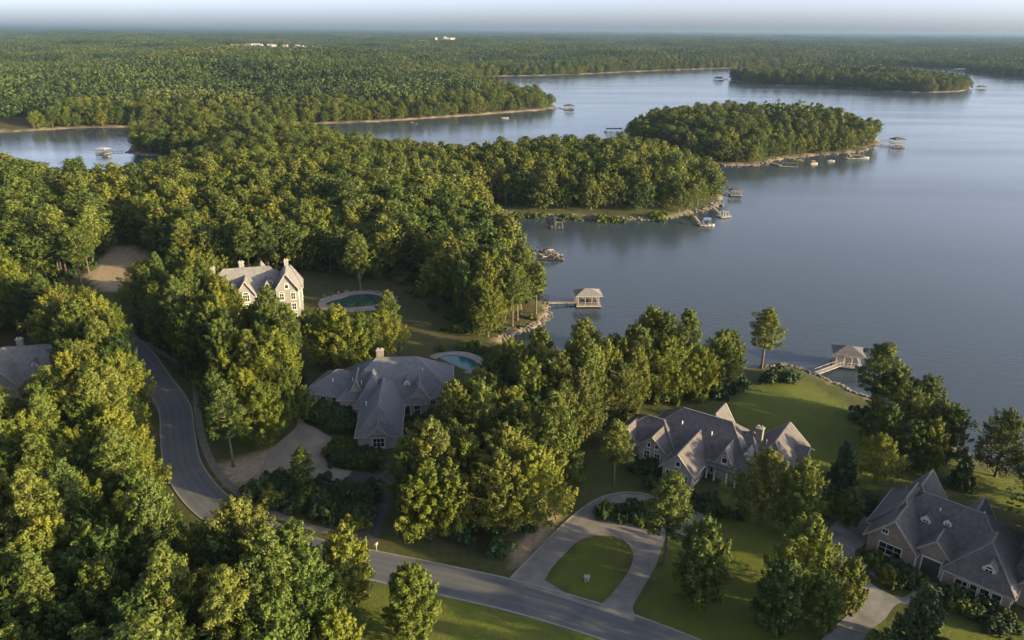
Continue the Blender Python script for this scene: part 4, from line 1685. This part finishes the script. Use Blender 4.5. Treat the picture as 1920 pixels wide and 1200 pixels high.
def deck(parent, x0, x1, y0, y1, z, mat, name='deck', n=None):
    mb = MB()
    mb.box(x0, x1, y0, y1, z - .25, z)
    return mb.build(name, mat, parent)


def gangway(parent, p, q, w, mat, rail=None):
    mb = MB()
    p, q = Vector(p), Vector(q)
    mb.bar(p, q, w, .18)
    g = mb.build('gangway', mat, parent)
    t = (q - p).normalized()
    sd = t.cross(Vector((0, 0, 1))).normalized() * (w / 2 - .06)
    n = max(2, int((q - p).length / 2.4))
    if rail:
        rb = MB()
        for k in (-1, 1):
            rb.bar(p + sd * k + Vector((0, 0, 1)), q + sd * k + Vector((0, 0, 1)), .08)
            for i in range(n + 1):
                a = p.lerp(q, i / n) + sd * k
                rb.bar(a, a + Vector((0, 0, 1)), .07)
        rb.build('railing', rail, g)
    pb = MB()
    for i in range(1, n + 1):
        a = p.lerp(q, i / n)
        for k in (-1, 1):
            pb.bar(a + sd * k + Vector((0, 0, -2.5)), a + sd * k + Vector((0, 0, .1)), .16)
    pb.build('piling', M['darkwood'], g)


def hip_roof(parent, x0, x1, y0, y1, z, rise, over, mat, trim, gable=False):
    hx, hy = (x1 - x0) / 2 + over, (y1 - y0) / 2 + over
    cx, cy = (x0 + x1) / 2, (y0 + y1) / 2
    ins = 0 if gable else min(hy, hx) * .92
    up = [(cx - hx, cy - hy, z), (cx + hx, cy - hy, z), (cx + hx, cy + hy, z), (cx - hx, cy + hy, z), (cx - hx + ins, cy, z + rise), (cx + hx - ins + .01, cy, z + rise)]
    mb = MB()
    mb.v = up + [(a, b, c + .18) for a, b, c in up]
    mb.f = [(6, 7, 11, 10), (8, 9, 10, 11), (9, 6, 10), (7, 8, 11), (4, 5, 1, 0), (5, 4, 3, 2), (4, 0, 3), (5, 2, 1), (0, 1, 7, 6), (1, 2, 8, 7), (2, 3, 9, 8), (3, 0, 6, 9)]
    ro = mb.build('roof', mat, parent)
    tr = MB()
    for a, b in ((0, 1), (1, 2), (2, 3), (3, 0)):
        p, q = Vector(up[a]), Vector(up[b])
        off = Vector(((p.x + q.x) / 2 - cx, (p.y + q.y) / 2 - cy, 0)).normalized() * .06
        tr.bar(p + off + Vector((0, 0, .09)), q + off + Vector((0, 0, .09)), .12, .26)
    tr.build('fascia', trim, ro)
    return ro


def at_water(px):
    w = W(*px, 0)
    return Vector((w[0], w[1], 0))


def boathouse(label, px, rot, lx, ly, roofmat, roof_gable=False, eave=3.2, rise=1.5, storeys=1, gang=(), trim='white', postmat='white', shed=False, group=None):
    o = empty('boathouse', at_water(px), R(rot))
    tag(o, label, 'boathouse', group)
    dk = deck(o, -lx / 2, lx / 2, -ly / 2, ly / 2, .75, M['wood'])
    mb = MB()
    mb.bar((-lx / 2, -ly / 2 - .07, .6), (lx / 2, -ly / 2 - .07, .6), .12, .34)
    mb.bar((lx / 2 + .07, -ly / 2, .6), (lx / 2 + .07, ly / 2, .6), .12, .34)
    mb.build('fender', M[trim], dk)
    pb = MB()
    posts(pb, np.linspace(-lx / 2 + .5, lx / 2 - .5, 4), (-ly / 2 + .4, ly / 2 - .4), -2.5, .6, .26)
    pb.build('piling', M['darkwood'], dk)
    zt = .75
    for st in range(storeys):
        for x in np.linspace(-lx / 2 + .7, lx / 2 - .7, 4):
            for y in (-ly / 2 + .7, ly / 2 - .7):
                m1 = MB()
                m1.bar((x, y, zt), (x, y, zt + eave), .24)
                m1.build('post', M[postmat], o)
        rb = MB()
        for y in (-ly / 2 + .3, ly / 2 - .3):
            rb.bar((-lx / 2 + .3, y, zt + 1.0), (lx / 2 - .3, y, zt + 1.0), .09)
            rb.bar((-lx / 2 + .3, y, zt + .5), (lx / 2 - .3, y, zt + .5), .06)
            for x in np.linspace(-lx / 2 + .3, lx / 2 - .3, 9):
                rb.bar((x, y, zt), (x, y, zt + 1.0), .07)
        rb.build('railing', M[postmat], o)
        zt += eave
        if st < storeys - 1:
            deck(o, -lx / 2, lx / 2, -ly / 2, ly / 2, zt, M[postmat], 'upper_deck')
    if shed:
        mb = MB()
        mb.box(-lx / 2 + 1.0, -lx / 2 + lx * .42, -ly / 2 + 1.2, ly / 2 - 1.0, .752, .75 + eave - .1)
        mb.build('cabin', M['stone'], o)
    mb = MB()
    mb.box(lx * .02, lx * .38, -ly / 2 + 1.3, ly / 2 - 1.3, .752, 1.5)
    mb.build('storage_bench', M['darkwood'], o)
    hip_roof(o, -lx / 2 + .5, lx / 2 - .5, -ly / 2 + .5, ly / 2 - .5, zt, rise, .9, M[roofmat], M[trim], roof_gable)
    inv = o.matrix_basis.inverted()
    for (p, q, z0, z1, w, rail) in gang:
        a, b = at_water(p), at_water(q)
        a.z, b.z = z0, z1
        gangway(o, inv @ a, inv @ b, w, M['wood'], M[rail] if rail else None)
    return o


boathouse('grey roofed white trimmed boathouse at the end of the gangway off the sandy point', (1101, 571), 3, 8.0, 6.4, 'roof_tan', trim='wood', postmat='wood', gang=[((1028, 573), (1078, 571), 1.0, .75, 1.4, None)])
boathouse('dark hip roofed boathouse off the shore lawn behind the tall pine', (1586, 684), -18, 7.2, 6.4, 'roof_purple', shed=True, gang=[((1530, 706), (1580, 686), 1.0, .75, 1.5, 'wood')], trim='wood')
boathouse('two storey dark boathouse off the right tip of the wooded island', (1681, 277), 8, 9.5, 7.5, 'darkwood', eave=2.9, rise=1.6, storeys=2, postmat='greymetal', trim='darkwood',
          gang=[((1646, 272), (1668, 275), 1.0, .75, 1.3, None), ((1648, 268), (1670, 271), 2.6, 3.6, 1.2, None)])
boathouse('small covered boathouse off the far grassy point', (1067, 206), 5, 11, 9, 'darkwood', eave=3.6, rise=2.0, postmat='greymetal', trim='darkwood', gang=[((1046, 202), (1058, 205), 1.0, .75, 1.6, None)])
boathouse('tan roofed boathouse with moored boat in the left cove', (194, 289), -12, 8.0, 6.5, 'metal_roof', eave=2.9, rise=1.1, trim='copper', postmat='greymetal', gang=[((236, 285), (206, 286), .9, .75, 1.3, None)])
boathouse('white posted lift dock just off the tip of the near wooded point', (1378, 367), 4, 6.5, 5.2, 'darkwood', eave=2.5, rise=.7, postmat='greymetal', trim='greymetal', gang=[((1352, 362), (1368, 366), .9, .75, 1.1, None)])
boathouse('arched dark boathouse off the left end of the far island', (1347, 152), 0, 16, 10, 'darkwood', eave=4, rise=3, postmat='darkwood', trim='darkwood', gang=[((1364, 149), (1353, 151), 1.2, .75, 2.0, None)])
boathouse('small dark boathouse off the right end of the far island', (1839, 169), 0, 12, 9, 'darkwood', eave=4.2, rise=2.2, postmat='greymetal', trim='darkwood', gang=[((1816, 168), (1832, 168), 1.2, .75, 2.0, None)])
boathouse('white roofed marina shed on the far right shore', (1806, 134), 4, 42, 14, 'town', eave=4, rise=2.4, postmat='white', gang=[((1796, 131), (1801, 132), 1.4, .75, 3, None)])


def boat(label, px, rot, L, hullmat, canopy=None, group=None):
    o = empty('motorboat', at_water(px), R(rot))
    tag(o, label, 'boat', group)
    mb = MB()
    st = [(-.5, .78, .72), (-.2, 1, .78), (.15, .95, .85), (.38, .6, .95), (.5, .06, 1.05)]
    w = L * .17
    prev = None
    for s_, k, h in st:
        ring = [(s_ * L, -w * k * .55, -.15), (s_ * L, w * k * .55, -.15), (s_ * L, w * k, h), (s_ * L, -w * k, h)]
        if prev:
            mb.hexa(prev, ring)
        prev = ring
    mb.build('hull', M[hullmat], o)
    mb = MB()
    mb.box(-L * .28, L * .06, -w * .55, w * .55, .7, 1.15)
    mb.build('seat', M['stone'], o)
    mb = MB()
    mb.hexa([(L * .06, -w * .6, .75), (L * .2, -w * .45, .85), (L * .2, w * .45, .85), (L * .06, w * .6, .75)], [(L * .05, -w * .5, 1.45), (L * .08, -w * .42, 1.5), (L * .08, w * .42, 1.5), (L * .05, w * .5, 1.45)])
    mb.build('windscreen', M['glass'], o)
    mb = MB()
    mb.box(-L * .56, -L * .49, -.25, .25, .1, 1.2)
    mb.build('outboard_motor', M['darkwood'], o)
    if canopy:
        mb = MB()
        mb.box(-L * .34, L * .1, -w * .9, w * .9, 2.2, 2.32)
        c = mb.build('canopy', M[canopy], o)
        mb = MB()
        posts(mb, (-L * .32, L * .08), (-w * .8, w * .8), .6, 2.2, .07)
        mb.build('canopy_frame', M['greymetal'], c)
    return o


def open_dock(label, px, rot, lx, ly, gang=(), lift=True, mat='wood', canopy=None):
    """a low dock with a boat lift frame of posts and beams"""
    o = empty('dock', at_water(px), R(rot))
    tag(o, label, 'dock')
    dk = deck(o, -lx / 2, lx / 2, -ly / 2, -ly / 2 + 1.6, .7, M[mat])
    deck(o, -lx / 2, -lx / 2 + 1.5, -ly / 2 + 1.602, ly / 2, .7, M[mat])
    pb = MB()
    posts(pb, np.linspace(-lx / 2 + .2, lx / 2 - .2, 4), (-ly / 2 + .2, -ly / 2 + 1.4), -2.5, 1.5, .22)
    pb.build('piling', M['greymetal'], dk)
    if lift:
        fb = MB()
        xs = (-lx / 2 + 2, lx / 2 - .4)
        ys = (-ly / 2 + 2, ly / 2 - .3)
        posts(fb, xs, ys, -2.5, 2.8, .22)
        for x in xs:
            fb.bar((x, ys[0], 2.8), (x, ys[1], 2.8), .2)
        for y in ys:
            fb.bar((xs[0], y, 2.65), (xs[1], y, 2.65), .18)
        fb.build('lift_frame', M['greymetal'], o)
    if canopy:
        mb = MB()
        mb.hexa([(-lx / 2 + 1.6, -ly / 2 + 1.8, 2.95), (lx / 2, -ly / 2 + 1.8, 2.95), (lx / 2, ly / 2, 2.95), (-lx / 2 + 1.6, ly / 2, 2.95)],
                [(-lx / 2 + 2.2, 0.3, 3.7), (lx / 2 - .6, .3, 3.7), (lx / 2 - .6, .9, 3.7), (-lx / 2 + 2.2, .9, 3.7)])
        mb.build('lift_canopy', M[canopy], o)
    inv = o.matrix_basis.inverted()
    for (p, q, z0, z1, w) in gang:
        a, b = at_water(p), at_water(q)
        a.z, b.z = z0, z1
        gangway(o, inv @ a, inv @ b, w, M[mat])
    return o


open_dock('white posted boat lift below the tip of the near wooded point', (1357, 407), 20, 5.5, 4.6, [((1338, 392), (1350, 403), .9, .7, 1.1)])
open_dock('low dock with blue boat cover nearest the wooded point bank', (1322, 423), 8, 6.0, 4.2, [((1300, 406), (1312, 420), .9, .7, 1.1)], canopy='blue')
open_dock('small white posted dock off the grassy bank of the near point', (1045, 428), 0, 5.5, 4.2, [((1040, 409), (1042, 424), .9, .7, 1.1)], mat='darkwood')
open_dock('dock with railing and yellow floats off the wooded island bank', (1478, 313), -14, 12, 6, [((1432, 305), (1465, 311), .9, .7, 1.4)])
open_dock('white framed boat lifts close to the island bank', (1603, 298), 5, 13, 6, [((1590, 289), (1597, 296), .9, .7, 1.4)])
open_dock('dark jetty off the left end of the wooded island', (1150, 248), 6, 16, 6, [((1170, 258), (1158, 250), .9, .7, 1.6)], mat='darkwood', canopy='darkwood')
boat('yellow boat moored near the island bank', (1497, 302), 160, 6.5, 'yellow')
boat('white and yellow boat drifting in front of the island bank', (1526, 308), 15, 6.0, 'boatwhite', 'yellow')
boat('small white boat moored by the white framed lifts', (1622, 297), 10, 6.5, 'boatwhite')
boat('small pale boat halfway along the island bank', (1558, 303), 5, 5.5, 'wood')
boat('white boat tied up in front of the tan roofed boathouse', (200, 294), -15, 6.0, 'boatwhite')
boat('small white boat near the long bank of the far point', (947, 222), 10, 7.5, 'boatwhite')
boat('dark boat under the long bank of the far point', (775, 232), 0, 8.0, 'darkwood', 'darkwood')
boat('white boat on the lift of the dock with the blue cover', (1331, 424), 10, 4.6, 'boatwhite')

# heap of timbers on a float
o = empty('timber_raft', at_water((1032, 484)), R(-6))
o.scale = (1.15, 1.3, 1.3)
tag(o, 'dark heap of weathered timbers on a float in the near cove', 'raft')
deck(o, -4.6, 4.6, -2.4, 2.4, .45, M['darkwood'])
r = np.random.default_rng(9)
for k in range(70):
    x, y = r.uniform(-4.3, 4.0), r.uniform(-2.2, 2.2)
    top = 2.7 * max(0, 1 - ((x + 1.2) / 4.2) ** 2) * max(.2, 1 - (y / 3) ** 2)
    a, e = r.uniform(0, 3.14), r.uniform(-.35, .35)
    dv = Vector((math.cos(a), math.sin(a), e)) * r.uniform(.6, 1.4)
    p = Vector((x, y, .5 + top * r.uniform(.2, 1)))
    mb = MB()
    q0, q1 = p - dv, p + dv
    q0.z, q1.z = max(.5, q0.z), max(.5, q1.z)
    mb.bar(q0, q1, r.uniform(.16, .34), r.uniform(.12, .26))
    mb.build('timber', M['darkwood'] if k % 3 else M['wood'], o)

# ------------------------------------------------------------------ riprap along the banks
r = np.random.default_rng(31)
rv, rf = [], []
base = [np.array([v.co[:] for v in m_.vertices]) for m_ in ROCKS]
bf = [[tuple(p.vertices) for p in m_.polygons] for m_ in ROCKS]


def stones(line_px, n, spread, size, z=.25):
    ln = spline(wpoly(line_px), 1.0)
    P = ln[r.integers(len(ln), size=n)] + r.normal(0, spread, (n, 2))
    d_ = shore(P)
    hh = height_d(P, d_)
    for p, dd, zz in zip(P, d_, hh):
        if dd < -.8 or dd > 3.5:
            continue
        k = r.integers(4)
        s_ = size * r.uniform(.4, 1.2)
        a = r.uniform(0, 6.28)
        c, sn = math.cos(a), math.sin(a)
        b = base[k] * s_
        n0 = len(rv)
        rv.extend(np.column_stack([p[0] + b[:, 0] * c - b[:, 1] * sn, p[1] + b[:, 0] * sn + b[:, 1] * c, zz + z * s_ + b[:, 2]]).tolist())
        rf.extend([tuple(n0 + q for q in f) for f in bf[k]])


stones([(950, 637), (985, 624), (1012, 610), (1030, 595), (1036, 583), (1030, 572), (1018, 555)], 330, 1.1, .55)
stones([(1430, 688), (1465, 684), (1490, 688), (1520, 697), (1545, 710), (1575, 722), (1600, 736), (1640, 752), (1690, 770)], 330, 1.0, .5)
stones([(1740, 800), (1790, 835), (1820, 853), (1860, 868), (1920, 893)], 170, .9, .45)
stones([(925, 396), (945, 403), (985, 406), (1040, 408), (1100, 408), (1150, 412), (1190, 414), (1240, 412), (1280, 407), (1315, 398), (1342, 388), (1358, 374)], 520, 1.6, .85)
stones([(1330, 310), (1390, 312), (1430, 309), (1450, 303), (1500, 295), (1560, 290), (1600, 287), (1640, 278)], 260, 2.0, 1.0)
me = bpy.data.meshes.new('riprap_stones')
me.from_pydata(rv, [], rf)
me.materials.append(M['rock'])
tag(mesh_obj('riprap_stones', me), 'pale broken stones lining the lake banks', 'stones', kind='stuff')

# ------------------------------------------------------------------ shrubs
SHRUB = []
for k in range(4):
    r2 = np.random.default_rng(500 + k)
    n = 14
    c = np.column_stack([r2.normal(0, .45, n), r2.normal(0, .45, n), r2.uniform(.25, 1.0, n)])
    ax = np.tile(np.array([[0, 0, 1.0]]), (n, 1))
    V, tint = foliage_arrays(c, r2.uniform(.3, .5, n), ax, 75, .15, r2, 1.2, .7)
    SHRUB.append([quads_mesh('shrub', V, tint, M[m_]) for m_ in ('dark', 'broad')])
SH = np.random.default_rng(41)


def shrubs(poly_px, n, size, label, group, bright=.3, pts=None):
    poly = gpoly(poly_px)
    lo, hi = poly.min(0), poly.max(0)
    got = 0
    placed = []
    for _ in range(n * 60):
        if got >= n:
            break
        p = SH.uniform(lo, hi)
        if not inside(p[None], poly)[0] or any(np.hypot(*(p - q)) < size * .75 for q in placed):
            continue
        placed.append(p)
        got += 1
        o = mesh_obj('shrub', SHRUB[SH.integers(4)][1 if SH.random() < bright else 0])
        s_ = size * SH.uniform(.7, 1.25)
        o.location = (p[0], p[1], float(height(p[None])[0]) - .05)
        o.scale = (s_, s_, s_ * SH.uniform(.75, 1.1))
        o.rotation_euler = (0, 0, SH.uniform(0, 6.28))
        tag(o, label, 'shrub', group)


shrubs(z3([(480, 740), (640, 660), (760, 610), (930, 640), (1270, 665), (1490, 680), (1570, 720), (1570, 820), (1530, 930), (1440, 1060), (1300, 1050), (1050, 960), (800, 880), (600, 820)]), 44, 1.9,
       'dark shrub in the planted island between the stone house drive and the sidewalk', 'shrubs of the drive island')
shrubs(z3([(960, 40), (1060, 80), (1180, 150), (1300, 175), (1390, 150), (1400, -30), (1250, -120), (1000, -60)]), 22, 1.7, 'dense green shrub in the bed left of the stone house front wing', 'shrubs left of the stone house wing', .4)
shrubs(z3([(1180, 330), (1260, 260), (1400, 330), (1640, 370), (1690, 420), (1640, 480), (1480, 500), (1290, 480), (1190, 430)]), 24, 1.5, 'clipped green shrub in the curved bed before the stone house front wing', 'shrubs before the stone house wing', .6)
shrubs([(755, 790), (800, 780), (850, 775), (860, 800), (800, 850), (760, 850)], 14, 1.8, 'dark shrub in the shaded court right of the stone house wing', 'shrubs right of the stone house wing', .2)
shrubs(BED_C, 16, 1.3, 'low dark shrub in the small bed of the horseshoe drive', 'shrubs in the horseshoe drive bed', .3)
shrubs([(1180, 880), (1215, 868), (1250, 912), (1300, 935), (1380, 955), (1400, 975), (1330, 965), (1240, 930)], 18, 1.4, 'dark shrub along the front of the many gabled house', 'shrubs before the many gabled house', .2)
shrubs(k5([(400, 500), (480, 520), (600, 560), (760, 640), (790, 700), (740, 780), (640, 770), (560, 700), (470, 610)]), 18, 1.5, 'dark shrub in the bed beside the brick house entrance', 'shrubs by the brick house entrance', .25)
shrubs([(1762, 1108), (1800, 1112), (1890, 1160), (1910, 1178), (1880, 1190), (1800, 1150), (1765, 1130)], 18, 1.3, 'low shrub in the foundation bed under the brick house windows', 'shrubs under the brick house windows', .4)
shrubs([(1436, 696), (1480, 690), (1495, 700), (1470, 712), (1440, 712)], 9, 1.9, 'bushy shrub on the bank beside the lone tall pine', 'shrubs beside the lone pine', .4)
shrubs([(1585, 755), (1640, 775), (1700, 800), (1700, 850), (1640, 840), (1600, 790)], 16, 1.9, 'shrub under the trees at the right edge of the shore lawn', 'shrubs at the shore lawn edge', .4)
shrubs([(1520, 900), (1560, 940), (1640, 930), (1650, 960), (1560, 975), (1510, 940)], 14, 1.7, 'shrub between the back lawn and the pale stained drive', 'shrubs by the stained drive', .3)
shrubs([(570, 590), (600, 590), (620, 640), (590, 660), (545, 640), (540, 610)], 18, 1.8, 'green shrub in the garden below the cream mansion', 'shrubs below the mansion', .5)
shrubs([(760, 490), (820, 560), (860, 610), (840, 620), (780, 560), (730, 520)], 16, 1.8, 'shrub along the wood edge of the mansion lawn', 'shrubs along the mansion lawn', .4)
shrubs([(620, 660), (780, 655), (900, 640), (950, 650), (880, 660), (760, 650), (640, 680)], 18, 1.5, 'low shrub in the border behind the stone house', 'shrubs behind the stone house', .4)
shrubs([(960, 650), (1020, 665), (1060, 672), (1000, 690), (930, 672), (930, 655)], 14, 2.4, 'dark bush at the head of the small cove', 'bushes at the cove head', .2)
shrubs([(950, 396), (1040, 400), (1140, 404), (1240, 404), (1310, 394), (1300, 390), (1200, 398), (1100, 396), (980, 392)], 22, 2.3, 'sunlit bush on the grassy bank of the near wooded point', 'bushes on the point bank', .9)

# --- undergrowth along the wood edges, too dense to count
under_col = bpy.data.collections.new('undergrowth_models')
for k in range(4):
    for j in range(2):
        under_col.objects.link(bpy.data.objects.new('undergrowth_model_%d%d' % (k, j), SHRUB[k][j]))
r = np.random.default_rng(88)
P = hexgrid(-190, 110, 60, 300, 2.6, .45, r)
e = np.full(len(P), -99.0)
for nm, poly in GS.items():
    q = seg_dist(P, poly, np.roll(poly, -1, 0))
    e = np.maximum(e, np.where(inside(P, poly), q, -q))
ok = (e > -1.6) & (e < 7) & (r.random(len(P)) < np.where(e < 1.5, .35, .6)) & (seg_dist(P, ROAD[:-1], ROAD[1:]) > 6)
P = P[ok]
P = P[free(P, 6.0)]
P = P[shore(P) > 1.5]
hh = height(P)
sz = r.uniform(.7, 2.0, len(P)) ** 1.15
instanced('undergrowth', 'low green undergrowth along the edges of the woods', 'undergrowth', under_col, np.column_stack([P, hh - .05]), r.integers(0, 8, len(P)),
          np.column_stack([np.zeros((len(P), 2)), r.uniform(0, 6.28, len(P))]), np.column_stack([sz, sz, sz * r.uniform(.7, 1.2, len(P))]))

# ------------------------------------------------------------------ small things by the road
g = G(706, 1032)
o = empty('mailbox', g, R(-15))
tag(o, 'pale mailbox on a post at the kerb where the stone house drive meets the road', 'mailbox')
mb = MB()
mb.bar((0, 0, -.2), (0, 0, 1.1), .14)
mb.build('post', M['wood'], o)
mb = MB()
mb.hexa([(-.18, -.35, 1.1), (.18, -.35, 1.1), (.18, -.35, 1.35), (.1, -.35, 1.46), (-.1, -.35, 1.46), (-.18, -.35, 1.35)], [(-.18, .35, 1.1), (.18, .35, 1.1), (.18, .35, 1.35), (.1, .35, 1.46), (-.1, .35, 1.46), (-.18, .35, 1.35)])
mb.build('box', M['boatwhite'], o)
g = G(1097, 1092)
o = empty('lawn_ornament', g, R(20))
tag(o, 'small white ornament standing on the oval lawn inside the horseshoe drive', 'ornament')
mb = MB()
mb.bar((0, 0, -.1), (0, 0, .9), .12)
mb.build('stake', M['boatwhite'], o)
mb = MB()
mb.tube([(0, 0, .85), (0, 0, 1.1), (0, 0, 1.35), (0, 0, 1.5)], [.16, .3, .26, .1], 8)
mb.build('head', M['boatwhite'], o)
mb = MB()
mb.tube([(.5, .1, -.1), (.5, .1, .5), (.55, .1, .9), (.62, .1, 1.25)], [.12, .24, .28, .12], 8)
mb.build('figure', M['boatwhite'], o)

# ------------------------------------------------------------------ far town
r = np.random.default_rng(61)
for (cx, cy, n, wx, wy, lab, grp) in ((-886, 2985, 18, 150, 55, 'white low building of the far town at left', 'far town left'), (-330, 3830, 15, 160, 60, 'white low building of the far settlement behind the lake', 'far settlement centre')):
    for k in range(n):
        x, y = cx + r.uniform(-wx, wx), cy + r.uniform(-wy, wy)
        o = empty('building', (x, y, float(height([[x, y]])[0]) - .3), r.uniform(-.4, .4))
        tag(o, lab, 'building', grp)
        l, w_, h = r.uniform(10, 30), r.uniform(9, 15), r.uniform(5, 10)
        mb = MB()
        mb.box(-l / 2, l / 2, -w_ / 2, w_ / 2, -1, h)
        mb.build('wall', M['town'], o)
        mb = MB()
        mb.hexa([(-l / 2 - .5, -w_ / 2 - .5, h), (l / 2 + .5, -w_ / 2 - .5, h), (l / 2 + .5, w_ / 2 + .5, h), (-l / 2 - .5, w_ / 2 + .5, h)],
                [(-l / 2, -.3, h + 2.4), (l / 2, -.3, h + 2.4), (l / 2, .3, h + 2.4), (-l / 2, .3, h + 2.4)])
        mb.build('roof', M['town'] if k % 3 else M['copper'], o)

# ------------------------------------------------------------------ haze
mb = MB()
mb.box(-56000, 56000, -600, 56000, -4.2, 110)
hz_o = mb.build('haze', M['white'])
hz_o.data.materials.clear()
m = bpy.data.materials.new('haze_air')
m.use_nodes = True
m.node_tree.nodes.clear()
out = m.node_tree.nodes.new('ShaderNodeOutputMaterial')
pv = m.node_tree.nodes.new('ShaderNodeVolumePrincipled')
pv.inputs['Color'].default_value = (.2, .3, .44, 1)
pv.inputs['Density'].default_value = HAZE
pv.inputs['Anisotropy'].default_value = .2
m.node_tree.links.new(pv.outputs[0], out.inputs['Volume'])
hz_o.data.materials.append(m)
tag(hz_o, 'thin blue haze over the lake and woods', kind='stuff')
